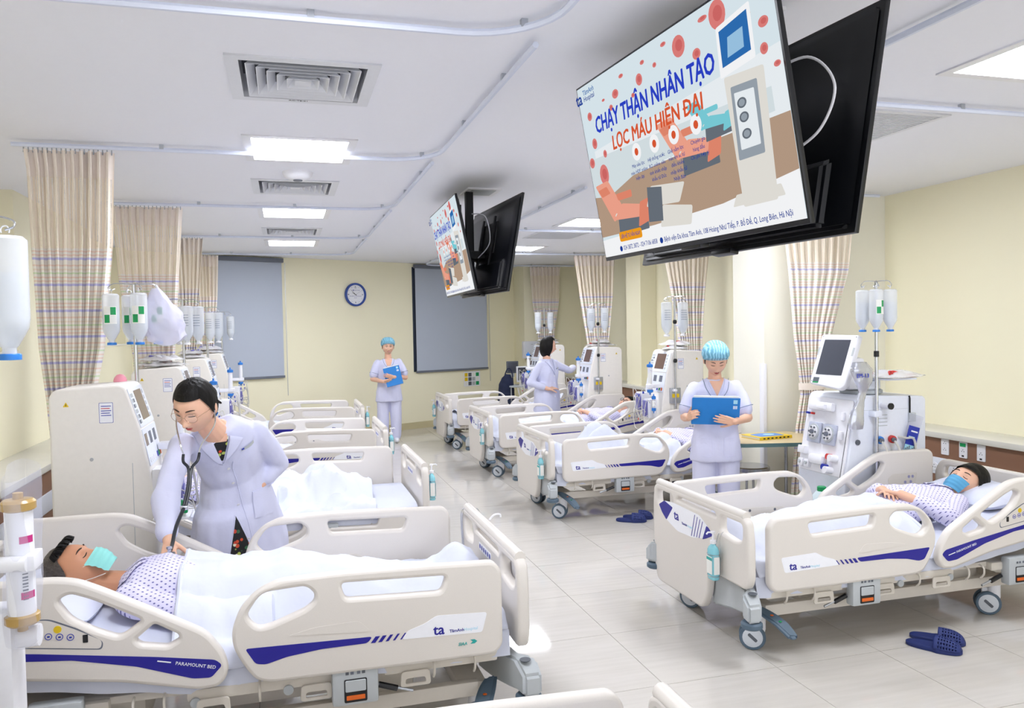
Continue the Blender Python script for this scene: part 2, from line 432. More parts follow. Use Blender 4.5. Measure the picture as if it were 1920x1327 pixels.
# ------------------------------------------------------------------ the room
def struct(o): o['kind'] = 'structure'; return o
XL, XR, Y0, Y1 = -1.95, 5.2, -3.0, 15.0
struct(G().box((XL-.3, Y0, -.12), (XR+.3, Y1+.2, -.004)).build('floor', GROUT, smooth=False))
FLOOR = bpy.data.objects['floor']
g = G(); a, b = .2985, .321
g.box((-a, -b, -.0038), (a, b, 0)); tme = g.mesh('floor_tile', False); tme.materials.append(TILE)
for i in range(12):
    for j in range(23):
        link('floor_tile', tme, None, FLOOR, (-1.65+.6*i, .3975+.645*j, 0))
g = G().box((XL-.3, Y0, -.0038), (XR+.3, .07, 0)); g.build('rear_floor', TILE, FLOOR)
lights = [(.12, y) for y in (2.34, 5.08, 7.73, 10.36)]+[(3.2, y) for y in (2.62, 5.3, 7.98, 10.72)]
vents = [(.11, y) for y in (1.0, 3.70, 6.38, 9.15)]
holes = [rect(x-.3, y-.32, x+.3, y+.32) for x, y in lights]+[rect(x-.27, y-.27, x+.27, y+.27) for x, y in vents]
ce = plate('ceiling', [rect(XL-.3, Y0, XR+.3, Y1+.2)]+[h for h in holes], .01, basis((0, 0, CEIL+.01), (1, 0, 0), (0, 1, 0)), CEILM); struct(ce)
# left wall: solid to window height, niches with pale blinds above
g = G()
for lo, hi in (((XL-.2, Y0, 0), (XL, 12.2, 1.54)), ((XL-.2, 6.85, 1.54), (XL, 9.3, CEIL)), ((XL-.2, 11.1, 1.54), (XL, 12.2, CEIL)), ((XL-.2, Y0, 1.54), (XL, 2.5, CEIL))): g.box(lo, hi)
struct(g.build('wall_left', WALLY, smooth=False))
for i, (p, q) in enumerate(((2.5, 6.85), (9.3, 11.1))):
    wv = struct(G().box((XL-.2, p, 1.54), (XL-.15, q, CEIL)).build('window_%d' % (i+3), NICHE, smooth=False))
    G().box((XL-.15, p, 1.54), (XL+.01, q, 1.56)).build('window_sill', WALLP, wv, False)
struct(G().box((XR, Y0, 0), (XR+.2, Y1, CEIL)).build('wall_right', WALLY, smooth=False))
BW = basis((-.02, 12.36, 0), (.9136, .4066, 0), (0, 0, 1))
def bwbox(g, s0, z0, s1, z1, d0, d1, r=0):
    return g.box((s0, z0, d0), (s1, z1, d1), r, R=BW.to_3x3(), o=BW.translation)
g = G()
for a_ in ((-2.6, 0, -1.06, CEIL), (-1.06, 0, -.0, 1.0), (-1.06, 2.72, 0, CEIL), (0, 0, 2.3, CEIL), (2.3, 0, 3.86, .96), (2.3, 2.72, 3.86, CEIL), (3.86, 0, 6.2, CEIL)): bwbox(g, *a_, -.2, 0)
struct(g.build('wall_back', WALLY, smooth=False))
for i, (s0, s1, z0) in enumerate(((-1.06, 0, 1.0), (2.3, 3.86, .96))):
    g = G(); t = .05
    for a_ in ((s0, z0, s0+t, 2.72), (s1-t, z0, s1, 2.72), (s0, z0, s1, z0+t), (s0, 2.72-t, s1, 2.72), ((s0+s1)/2-.02, z0, (s0+s1)/2+.02, 2.72)): bwbox(g, *a_, -.1, .012)
    wo = struct(g.build('window_%d' % (i+1), mat('dark_window_frame_%d' % i, '2C3547', .4), smooth=False))
    bwbox(G(), s0+t, z0+t, s1-t, 2.72-t, -.06, -.05).build('pane', mat('night_glass_%d' % i, '39424F', .05), wo, False)
g = G(); bwbox(g, -2.3, 0, 5, .11, 0, .014); struct(g.build('baseboard_back', BASEB, smooth=False))
struct(G().box((XR-.014, Y0, 0), (XR, Y1, .11)).build('baseboard_right', BASEB, smooth=False))
struct(G().box((XL, Y0, 0), (XL+.014, 11.6, .11)).build('baseboard_left', BASEB, smooth=False))
struct(G().box((3.95, 5.94, 0), (XR, 6.42, CEIL)).build('trim_1', WALLP, smooth=False))     # pier between first and second bay
struct(G().box((4.95, 10.5, 0), (XR, 11.0, CEIL)).build('trim_2', WALLY, smooth=False))
struct(G().box((4.12, 13.55, 0), (XR, 14.9, CEIL)).build('trim_3', WALLY, smooth=False))
struct(G().box((3.93, 5.925, 0), (3.965, 5.985, 1.32), .004).build('trim_4', WHITE))         # corner guard on the pier
G().box((4.1, 13.535, 0), (XR, 13.55, .11)).build('pier_baseboard', BASEB, bpy.data.objects['trim_3'], False)
G().box((3.93, 5.92, 0), (4.6, 5.94, .11)).build('pier_baseboard', BASEB, bpy.data.objects['trim_1'], False)

# ceiling fittings
for k, (x, y) in enumerate(lights):
    side = 'left' if x < 1 else 'right'; n_ = [q for q in lights if (q[0] < 1) == (x < 1)].index((x, y))
    place = ('above the camera', 'nearest to the camera', 'second along the row', 'farthest along the row')[n_] if side == 'left' else ('at the top right picture edge', 'behind the near televisions', 'beyond the near televisions', 'farthest, behind the far televisions')[n_]
    o = empty('ceiling_light', (x, y, CEIL), 0, 'square recessed ceiling light panel in the %s row, %s' % (side, place), 'ceiling light', 'recessed light panels')
    plate('frame', [rect(-.325, -.345, .325, .345), rect(-.275, -.295, .275, .295)], .004, basis((0, 0, -.004), (1, 0, 0), (0, 1, 0)), WHITE, o)
    G().box((-.276, -.296, .004), (.276, .296, .008)).build('diffuser', PANELM, o, False)
    g = G()
    for lo, hi in (((-.279, -.299, 0), (-.275, .299, .05)), ((.275, -.299, 0), (.279, .299, .05)), ((-.279, -.299, 0), (.279, -.295, .05)), ((-.279, .295, 0), (.279, .299, .05))): g.box(lo, hi)
    g.build('housing', WHITE, o, False)
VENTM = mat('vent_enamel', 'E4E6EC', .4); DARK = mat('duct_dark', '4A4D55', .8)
for k, (x, y) in enumerate(vents):
    o = empty('ceiling_vent', (x, y, CEIL), 0, 'square four way ceiling air diffuser, %s' % ('out of frame above', 'largest, nearest to the camera', 'just beyond the round smoke detector', 'farthest, before the last light panel')[k], 'air vent', 'square ceiling diffusers')
    plate('frame', [rect(-.315, -.315, .315, .315), rect(-.262, -.262, .262, .262)], .004, basis((0, 0, -.004), (1, 0, 0), (0, 1, 0)), VENTM, o)
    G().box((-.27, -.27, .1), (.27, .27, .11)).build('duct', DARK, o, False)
    g = G()
    for s_ in (-1, 1): g.box((s_*.266-.004, -.27, 0), (s_*.266+.004, .27, .1)); g.box((-.27, s_*.266-.004, 0), (.27, s_*.266+.004, .1))
    g.build('duct_side', VENTM, o, False)
    for q in range(5):
        h = .238-.042*q; rs = []
        for (e, z) in ((h, -.012), (h-.034, .028), (h-.036, .028), (h-.004, -.012)):
            rs.append([V((sx*e, sy*e, z)) for sx, sy in ((-1, -1), (1, -1), (1, 1), (-1, 1))])
        G().rings(rs, False, True).build('louver', VENTM, o, False)
    G().box((-.035, -.035, -.01), (.035, .035, .0)).build('centre_plate', VENTM, o, False)
    if k == 1: text('AC-T8-01', .022, basis((-.06, .285, -.0083), (1, 0, 0), (0, -1, 0)), BLACK, o, .02)
o = empty('smoke_detector', (.12, 5.79, CEIL), 0, 'white round smoke detector on ceiling between light panel and second vent', 'smoke detector')
G().lathe([(.0, -.055), (.05, -.054), (.085, -.04), (.1, -.02), (.105, 0)], n=28).build('cover', WHITE, o)
G().lathe([(.03, -.06), (.034, -.052)], n=20).build('sensor_cap', GREYP, o)
for k, (y0, nm) in enumerate(((3.55, 'nearest, just right of the big television'), (6.2, 'middle one, behind the big television'), (8.88, 'farthest, right of the far televisions'))):
    o = empty('return_grille', (3.2, y0+.29, CEIL), 0, 'slatted ceiling return air grille, %s' % nm, 'air grille', 'ceiling return grilles')
    plate('frame', [rect(-.32, -.32, .32, .32), rect(-.29, -.29, .29, .29)], .004, basis((0, 0, -.004), (1, 0, 0), (0, 1, 0)), VENTM, o)
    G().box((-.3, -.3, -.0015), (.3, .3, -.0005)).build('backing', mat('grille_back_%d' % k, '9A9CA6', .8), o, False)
    if not k: sl = G().box((-.29, -.005, -.006), (.29, .0055, -.002)).mesh('slat', False); sl.materials.append(VENTM)
    for q in range(24): link('slat', sl, None, o, (0, -.276+.024*q, 0))

def track(label, pts, group):
    o = empty('curtain_track', (0, 0, 0), 0, label, 'curtain track', group)
    G().tube([V((x, y, CEIL-.03)) for x, y in pts], .0135, 6).build('rail', TRACK, o)
    L = 0; lst = V((pts[0][0], pts[0][1], 0))
    for x, y in pts:
        p = V((x, y, 0)); L += (p-lst).length; lst = p
        if L > .75:
            G().box((x-.012, y-.012, CEIL-.03), (x+.012, y+.012, CEIL)).build('bracket', ALU, o, False); L = 0
    return o
def lpath(xa, xb, ya, yk, rr=.32):
    s = 1 if xb > xa else -1; pts = []
    for k in range(24): pts.append((xa+(xb-s*rr-xa)*k/24, yk))
    for k in range(9):
        t = k/8*PI/2; pts.append((xb-s*rr+s*rr*math.sin(t), yk-rr+rr*math.cos(t)))
    n = 16
    for k in range(1, n+1): pts.append((xb, yk-rr-(yk-rr-ya)*k/n))
    return pts
prev = .2
for yk, nm in ((2.88, 'cut by the picture top'), (5.1, 'over the first left bed'), (7.22, 'over the second left bed'), (9.5, 'over the third left bed'), (11.55, 'over the farthest left bed')):
    track('white L shaped curtain rail, left row, %s' % nm, lpath(-1.45, .96, prev, yk), 'curtain rails left'); prev = yk+.06
prev = .6
for yk, nm in ((3.35, 'nearest, passing the top right corner'), (5.78, 'ending at the curtain beside the pier'), (8.5, 'over the second right bed'), (11.2, 'over the third right bed'), (13.35, 'over the farthest right bed')):
    track('white L shaped curtain rail, right row, %s' % nm, lpath(5.0, 2.3, prev, yk), 'curtain rails right'); prev = yk+.06

def curtain(y, rows, label, folds, tie=None, grp='bay curtains'):
    """rows: (z, x0, x1) from the top down; folds across the width"""
    o = empty('curtain', ((rows[0][1]+rows[0][2])/2, y, 0), 0, label, 'curtain', grp)
    ox = o.location.x; ph = random.random()*6
    def xr(z):
        for (za, a0, a1), (zb, b0, b1) in zip(rows, rows[1:]):
            if z >= zb: t = (za-z)/(za-zb); t = max(0, min(1, t)); return a0+(b0-a0)*t, a1+(b1-a1)*t
        return rows[-1][1:]
    def part(z0, z1, m, nm, nv, amp, off=0):
        def P(u, v):
            z = z1+(z0-z1)*v; a_, b_ = xr(z); wd = b_-a_
            am = amp*(.6+.4*noise.noise(V((u*5, 0, ph))))*min(1.3, .6/wd+.3)
            uu = u+.012*math.sin(z*3+ph)*math.sin(PI*u)
            return V((a_-ox+wd*u+.25*am*math.sin(4*PI*folds*uu+ph), am*math.sin(2*PI*folds*uu+ph)+.012*noise.noise(V((u*9, z*2, ph)))+off, z))
        G().grid(P, folds*9, nv, uv=True).build(nm, m, o)
    zt = CEIL-.05
    part(2.58, zt, HEADM, 'header_band', 4, .026)
    part(2.17, 2.585, NET, 'net_panel', 8, .026)
    zb = rows[-1][0]; part(zb, 2.175, STRIPE, 'striped_panel', 24, .026)
    g = G()
    for q in range(folds*2):
        a_, b_ = rows[0][1:]; x = a_+(b_-a_)*(q+.5)/folds/2-ox
        g.tube([(x, 0, CEIL-.03), (x, .004, CEIL-.05), (x, 0, CEIL-.066)], .004, 5)
    tag(g.build('gliders', ALU, o), kind='stuff')
    if tie:
        a_, b_ = xr(tie); c_ = (a_+b_)/2-ox; h_ = (b_-a_)/2+.015
        G().rings([[V((c_+h_*math.cos(t*PI/10), .055*math.sin(t*PI/10), z)) for t in range(20)] for z in (tie-.03, tie+.03)], False).build('tie_band', HEADM, o)
    return o
curtain(5.13, [(2.79, -1.41, -.93), (2.62, -1.39, -.94), (2.19, -1.38, -.96), (1.6, -1.36, -1.02), (1.3, -1.33, -1.08), (.8, -1.3, -1.12)], 'gathered striped curtain with net top, nearest on the left wall', 10)
curtain(7.25, [(2.79, -1.36, -.80), (2.15, -1.32, -.85), (1.5, -1.23, -.90), (.7, -1.2, -.95)], 'striped curtain with net top behind the hanging plastic bag', 9)
curtain(9.52, [(2.79, -1.16, -.84), (2.15, -1.12, -.90), (1.5, -1.10, -.95), (.7, -1.1, -.97)], 'narrow striped curtain, third from the front on the left', 6)
curtain(11.57, [(2.79, -1.14, -.84), (2.15, -1.12, -.87), (1.5, -1.11, -.93), (.7, -1.1, -.95)], 'narrow striped curtain against the left grey blind', 6)
curtain(5.75, [(2.79, 3.97, 4.75), (2.41, 4.02, 4.69), (2.09, 4.06, 4.65), (1.59, 4.1, 4.49), (1.16, 4.17, 4.4), (1.08, 4.18, 4.39), (.78, 4.12, 4.40), (.1, 4.06, 4.42)], 'striped curtain tied at the waist in front of the right pier', 9, 1.13)
curtain(8.5, [(2.79, 4.25, 4.95), (2.07, 4.40, 4.86), (1.46, 4.5, 4.80), (.8, 4.52, 4.78)], 'striped curtain behind the bottles of the second right machine', 10)
curtain(11.2, [(2.79, 4.19, 4.86), (2.09, 4.28, 4.82), (1.35, 4.4, 4.73), (.8, 4.42, 4.7)], 'striped curtain behind the third right machine', 10)
curtain(13.35, [(2.79, 4.17, 4.74), (2.05, 4.22, 4.70), (1.6, 4.3, 4.62), (.8, 4.34, 4.6)], 'striped curtain farthest on the right, above the white coated woman', 8)

# roller blinds on the back wall
for s0, s1, z0, nm in ((-1.05, .0, .99, 'left'), (2.33, 3.87, .94, 'right')):
    o = empty('roller_blind', BW @ V((s0, 2.72, .0)), 0, 'grey roller blind pulled down over the %s window of the back wall' % nm, 'blind', None)
    lo = o.location
    def bb(nmx, m, *a_, r=0):
        g = G(); bwbox(g, *a_, r); g.v = [tuple(V(q)-lo) for q in g.v]; g.build(nmx, m, o, bool(r))
    bb('headrail', BLINDB, s0-.01, 2.7, s1+.01, 2.765, .014, .075, r=.008)
    bb('fabric', BLIND, s0+.01, z0+.03, s1-.01, 2.71, .035, .038)
    bb('bottom_bar', BLINDB, s0, z0, s1, z0+.035, .026, .047, r=.006)
    g = G().tube([BW @ V((s1+.035, z, .05+.0*z))-lo for z in (2.7, 1.6, .72)], .004, 5); g.build('chain', ALU, o)

# clock
o = empty('wall_clock', BW @ V((1.22, 2.245, 0)), 0, 'round white wall clock with a blue rim', 'clock'); cb = BW.copy(); cb.translation = V((0, 0, 0))
def cpl(nm, loops, z, e, m, bev=0): return plate(nm, loops, e, cb @ Matrix.Translation((0, 0, z)), m, o, bev)
cpl('rim', [circ(0, 0, .185, 40), circ(0, 0, .155, 40)], .026, .024, RIM, .008)
cpl('face', [circ(0, 0, .16, 40)], .02, .004, WPRINT)
for k in range(12):
    a_ = k*PI/6; big = k % 3 == 0; r_ = .135
    c0, s0 = math.sin(a_), math.cos(a_); l_ = .016 if big else .008; wd = .005 if big else .003
    cpl('hour_mark', [[(c0*(r_-l_)+s0*wd, s0*(r_-l_)-c0*wd), (c0*r_+s0*wd, s0*r_-c0*wd), (c0*r_-s0*wd, s0*r_+c0*wd), (c0*(r_-l_)-s0*wd, s0*(r_-l_)+c0*wd)]], .0255, .0008, GREYP)
for nm, ang, ln, wd in (('hour_hand', -62, .07, .005), ('minute_hand', -47, .115, .0035), ('second_hand', 60, .11, .0012)):
    a_ = math.radians(ang); c0, s0 = math.sin(a_), math.cos(a_)
    cpl(nm, [[(-c0*.02+s0*wd, -s0*.02-c0*wd), (c0*ln+s0*wd*.4, s0*ln-c0*wd*.4), (c0*ln-s0*wd*.4, s0*ln+c0*wd*.4), (-c0*.02-s0*wd, -s0*.02+c0*wd)]], .029+.001*len(nm)/10, .0008, BLACK)
for s_, z_, sz in (('12', .098, .032), ('6', -.128, .032)): text(s_, sz, cb @ Matrix.Translation((0, z_, .0255)), GREYP, o, .01, align='CENTER')
text('3', .032, cb @ Matrix.Translation((.12, -.01, .0255)), GREYP, o, .01, align='CENTER'); text('9', .032, cb @ Matrix.Translation((-.12, -.01, .0255)), GREYP, o, .01, align='CENTER')
text('ta', .035, cb @ Matrix.Translation((-.05, .06, .0255)), NAVY, o, .03); text('TâmAnh Hospital', .014, cb @ Matrix.Translation((-.02, .065, .0255)), NAVY, o)
text('BỆNH VIỆN ĐA KHOA TÂM ANH', .014, cb @ Matrix.Translation((0, -.03, .0255)), NAVY, o, align='CENTER')
text('HÀ NỘI', .013, cb @ Matrix.Translation((0, -.055, .0255)), NAVY, o, align='CENTER')
# little chart on the back wall
o = empty('wall_chart', BW @ V((3.52, .78, 0)), 0, 'small wall chart with yellow, grey and green blocks under the right blind', 'chart')
cpl('sheet', [rect(-.18, -.13, .18, .13)], .004, .002, WPRINT)
for i_, m_ in enumerate((YELP, DGREY, GREY, GREENP)):
    for j_ in range(3): cpl('printed_block', [rect(-.165+.083*i_, -.115+.078*j_, -.095+.083*i_, -.05+.078*j_)], .0068, .0006, m_ if (i_+j_) % 4 else PAPER)

# bedhead ledges along both walls
def ledge(nm, xa, xb, y0, y1, front):
    o = empty('wall_ledge', (0, 0, 0), 0, nm, 'ledge'); s = 1 if xb > xa else -1     # xa = front, xb = wall
    lo, hi = min(xa, xb), max(xa, xb)
    G().box((lo, y0, .755), (hi, y1, .80), .006).build('worktop', MARBLE, o)
    x = xa+s*.03
    G().box((min(x, xb), y0, .30), (max(x, xb), y1, .755)).build('brown_panel', BROWN, o, False)
    G().box((min(x-s*.01, x), y0, .47), (max(x-s*.01, x), y1, .60), .004).build('trunking', COOLW, o)
    G().box((min(x+s*.03, xb), y0, .0), (max(x+s*.03, xb), y1, .30)).build('lower_wall', WALLP, o, False)
    return o
lr = ledge('pale stone ledge over brown wood panel along right wall near the masked woman', 4.84, XR, 1.0, 5.94, 0)
ledge('pale stone ledge over brown panel beyond the right pier', 4.84, XR, 6.42, 13.5, 0)
ledge('pale stone ledge over brown panel along the left wall', -1.56, XL, .6, 11.3, 0)
BR = basis((4.87, 0, 0), (0, -1, 0), (0, 0, 1))     # faces -x
for k, (y, nm) in enumerate(((4.93, 'double power'), (4.76, 'green topped gas'), (4.6, 'single gas'))):
    o = empty('wall_outlet', (4.87, y, .69), 0, '%s outlet plate on brown panel, %s' % (nm, ('nearest the white machine', 'middle one', 'nearest the headboard')[k]), 'outlet', 'bedhead outlet plates')
    B_ = basis((0, 0, 0), (0, -1, 0), (0, 0, 1))
    plate('cover_plate', [rect(-.036, -.06, .036, .06, .006)], .004, B_ @ Matrix.Translation((0, 0, .004)), WHITE, o, .002)
    if k == 1: plate('green_label', [rect(-.026, .025, .026, .052)], .0008, B_ @ Matrix.Translation((0, 0, .009)), GREENP, o)
    for z_ in ((.028, -.022) if k == 0 else (-.01,)):
        for dx in (-.01, .01, 0): plate('socket_hole', [circ(dx, z_+(.012 if dx == 0 else 0), .0035, 8)], .0006, B_ @ Matrix.Translation((0, 0, .0088)), DGREY, o)
    if k: plate('printed_mark', [rect(-.01, -.05, .01, -.038)], .0005, B_ @ Matrix.Translation((0, 0, .0088)), BLACK, o)
for k, y in enumerate((5.02, 4.83, 4.62)):
    o = empty('power_socket', (4.86, y, .53), 0, 'white round socket on lower trunking, %s' % ('by the machine', 'second', 'by the headboard')[k], 'socket', 'trunking sockets')
    B_ = basis((0, 0, 0), (0, -1, 0), (0, 0, 1))
    plate('face', [circ(0, 0, .032, 24)], .006, B_ @ Matrix.Translation((0, 0, .006)), WHITE, o, .003)
    for a_ in (90, 210, 330): plate('hole', [circ(.012*math.cos(math.radians(a_)), .012*math.sin(math.radians(a_)), .004, 8)], .0005, B_ @ Matrix.Translation((0, 0, .0125)), DGREY, o)

# ------------------------------------------------------------------ hospital bed (local x: foot 0 -> head 2.1)
def side(s):      # basis on the outer face of a side rail; s=-1 near y=-.5, s=1 near y=+.5
    return (basis((0, s*.5, 0), (1, 0, 0), (0, 0, 1)) if s < 0 else basis((0, s*.5, 0), (-1, 0, 0), (0, 0, 1))), (1 if s < 0 else -1)
FR_OUT = [(.09, .03), (.09, .32), (.12, .36), (.40, .37), (.70, .376), (.92, .372), (1.0, .34), (1.06, .28), (1.09, .2), (1.085, .14), (1.05, .07), (1.01, .015), (.96, .0), (.38, -.005), (.12, -.005)]
FR_H1 = [(.985, .33), (.83, .338), (.80, .31), (.80, .28), (.83, .255), (.955, .21), (1.0, .205), (1.04, .25)]
FR_H2 = [(.705, .335), (.31, .322), (.33, .262), (.69, .275)]
HR_OUT = [(1.13, .012), (1.10, .06), (1.115, .13), (1.17, .21), (1.34, .31), (1.50, .40), (1.58, .44), (1.66, .452), (2.0, .45), (2.035, .42), (2.035, .19), (2.0, .155), (1.75, .115), (1.45, .07), (1.2, .008)]
HR_H1 = [(1.60, .395), (1.53, .365), (1.44, .315), (1.375, .278), (1.45, .228), (1.53, .265), (1.60, .31), (1.64, .375)]
HR_H2 = [(1.34, .262), (1.265, .215), (1.262, .198), (1.30, .178), (1.385, .195), (1.402, .212)]
BLUE1 = [(1.045, .137), (.594, .125), (.613, .103), (.78, .102), (.90, .09), (.975, .072), (1.01, .078)]
WHT1 = [(.464, .130), (.397, .15), (.352, .175), (.153, .166), (.174, .09), (.486, .10)]
BLUE2 = [(2.0, .245), (1.70, .205), (1.335, .147), (1.145, .112), (1.122, .09), (1.16, .05), (1.22, .055), (1.40, .122), (1.60, .17), (2.0, .21)]
PANELO = [(1.99, .345), (1.66, .318), (1.58, .278), (1.50, .222), (1.505, .195), (1.98, .262)]
def rail_foot(par, s):
    B, q = side(s); f = lambda l: [(x*q, z) for x, z in l]; O = Matrix.Translation
    o = plate('foot_side_rail', [fillet(f(FR_OUT), .03), fillet(f(FR_H1), .035), fillet(f(FR_H2), .02)], .024, B, BEIGE, par, .014)
    pl = lambda nm, l, m, h=.0243: plate(nm, [l], .0006, B @ O((0, 0, h)), m, o)
    pl('blue_stripe', fillet(f(BLUE1), .012), NAVY)
    pl('white_label_panel', fillet(f(WHT1), .012), WPRINT)
    for k in range(5):
        x = .575-.026*k; w_ = .0085-.0014*k
        pl('slanted_bar', f([(x+w_, .124-.0*k), (x+w_+.018, .101), (x-w_+.018, .101), (x-w_, .124)]), NAVY, .0248)
    x0 = .365 if s > 0 else .20
    text('ta', .056, B @ O((x0*q if s > 0 else x0, .102, .0252)), NAVY, o, .022)
    text('TâmAnh', .0165, B @ O((x0*q+.062 if s > 0 else x0+.062, .104, .0252)), NAVY, o, .02)
    text('Hospital', .0165, B @ O((x0*q+.118 if s > 0 else x0+.118, .104, .0252)), CYANP, o, .0)
    if s > 0: text('SIAA', .017, B @ O((.27*q if s > 0 else .23, .048, .0252)), TEALP, o, .02, .2)
    if s > 0: plate('teal_arrow', [f([(.222, .05), (.212, .058), (.222, .066), (.205, .066), (.195, .058), (.205, .05)])], .0006, B @ O((0, 0, .0245)), TEALP, o)
    Bi = B @ O((0, 0, -.0245))
    l = f([(.92, .10), (.86, .155), (.57, .165), (.50, .13), (.48, .09)]); plate('inner_plate', [fillet(l, .02)], .002, Bi, BEIGE_FRAME, o, .001)
    for x, z in ((.80, .14), (.62, .145), (.53, .115)): plate('bolt', [circ(x*q, z, .009, 12)], .0025, Bi, DGREY, o)
    l = f([(.90, .165), (.80, .185), (.64, .19), (.60, .145)]); plate('moulded_lip', [fillet(l, .02)], .0008, B @ O((0, 0, .0243)), BEIGE, o)
    return o
def rail_head(par, s):
    B, q = side(s); f = lambda l: [(x*q, z) for x, z in l]; O = Matrix.Translation
    o = plate('head_side_rail', [fillet(f(HR_OUT), .035), fillet(f(HR_H1), .022), fillet(f(HR_H2), .012)], .024, B, BEIGE, par, .014)
    pl = lambda nm, l, m, h=.0243: plate(nm, [l], .0006, B @ O((0, 0, h)), m, o)
    pl('blue_stripe', fillet(f(BLUE2), .012), NAVY)
    pl('control_outline', fillet(f(PANELO), .015), GREYP, .0240)
    sh = [(x+(.004 if x < 1.7 else -.004), z+(-.004 if z > .27 else .004)) for x, z in PANELO]
    pl('control_panel', fillet(f(sh), .014), BEIGE, .0245)
    def ic(x, z, r, m=DBLUE, arrow=0):
        x *= q; plate('button_ring', [circ(x, z, r, 16), circ(x, z, r*.8, 16)], .0005, B @ O((0, 0, .0255)), m, o)
        if arrow: plate('arrow', [[(x-.001, z-arrow*r*.6), (x-.001, z+arrow*r*.1), (x-r*.5, z), (x, z+arrow*r*.65), (x+r*.5, z), (x+.001, z+arrow*r*.1), (x+.001, z-arrow*r*.6)]], .0005, B @ O((0, 0, .0255)), m, o)
        else: plate('symbol', [rect(x-r*.35, z-r*.3, x+r*.35, z+r*.2)], .0005, B @ O((0, 0, .0255)), m, o)
    for k in range(3):
        x = 1.70+.034*k; z = .285+.005*k
        ic(x, z+.014, .0115, DBLUE, 1); ic(x, z-.022, .0115, DBLUE, -1)
        plate('symbol', [rect(x*q-.011, z-.007, x*q+.011, z-.003)], .0005, B @ O((0, 0, .0255)), GREYP, o)
    for k in range(3): ic(1.600+.033*k, .250+.005*k, .0115)
    plate('yellow_button', [circ(1.638*q, .281, .0125, 16)], .0008, B @ O((0, 0, .0255)), YELP, o)
    plate('key_symbol', [rect(1.555*q-.008, .226, 1.555*q+.008, .253, .002)], .0006, B @ O((0, 0, .0255)), BLACK, o)
    plate('divider', [rect(1.822*q-.001, .262, 1.822*q+.001, .312)], .0005, B @ O((0, 0, .0255)), GREYP, o)
    e0, e1, sz = V((1.195, .083)), V((1.33, .118)), .0165
    if s < 0: Bt = B @ O((1.165, .077, .0256)) @ Matrix.Rotation(math.radians(14), 4, 'Z')
    else: Bt = B @ O((-1.335, .127, .0256)) @ Matrix.Rotation(math.radians(-14), 4, 'Z')
    text('PARAMOUNT BED', sz, Bt @ O((.052 if s < 0 else .06, 0, 0)), WPRINT, o, .005, sx=1)
    plate('maker_mark', [rect(0, .004, .045, .008), ], .0005, Bt, WPRINT, o)
    # inside panel with arrows
    Bi = B @ O((0, 0, -.0245)); plate('inner_panel', [fillet(f([(1.90, .30), (1.70, .30), (1.66, .27), (1.68, .20), (1.88, .21)]), .015)], .0007, Bi, BEIGE_FRAME, o)
    for k, (x, z) in enumerate(((1.86, .275), (1.83, .275), (1.845, .24), (1.80, .24))):
        plate('button_ring', [circ(x*q, z, .010, 14), circ(x*q, z, .008, 14)], .0005, Bi @ O((0, 0, -.001)), DBLUE, o)
        plate('symbol', [rect(x*q-.003, z-.004, x*q+.003, z+.004)], .0005, Bi @ O((0, 0, -.001)), DBLUE, o)
    plate('inner_plate', [fillet(f([(1.50, .12), (1.46, .18), (1.25, .13), (1.2, .08)]), .02)], .002, Bi, BEIGE_FRAME, o, .001)
    for x, z in ((1.45, .15), (1.30, .11)): plate('bolt', [circ(x*q, z, .009, 12)], .0025, Bi, DGREY, o)
    return o
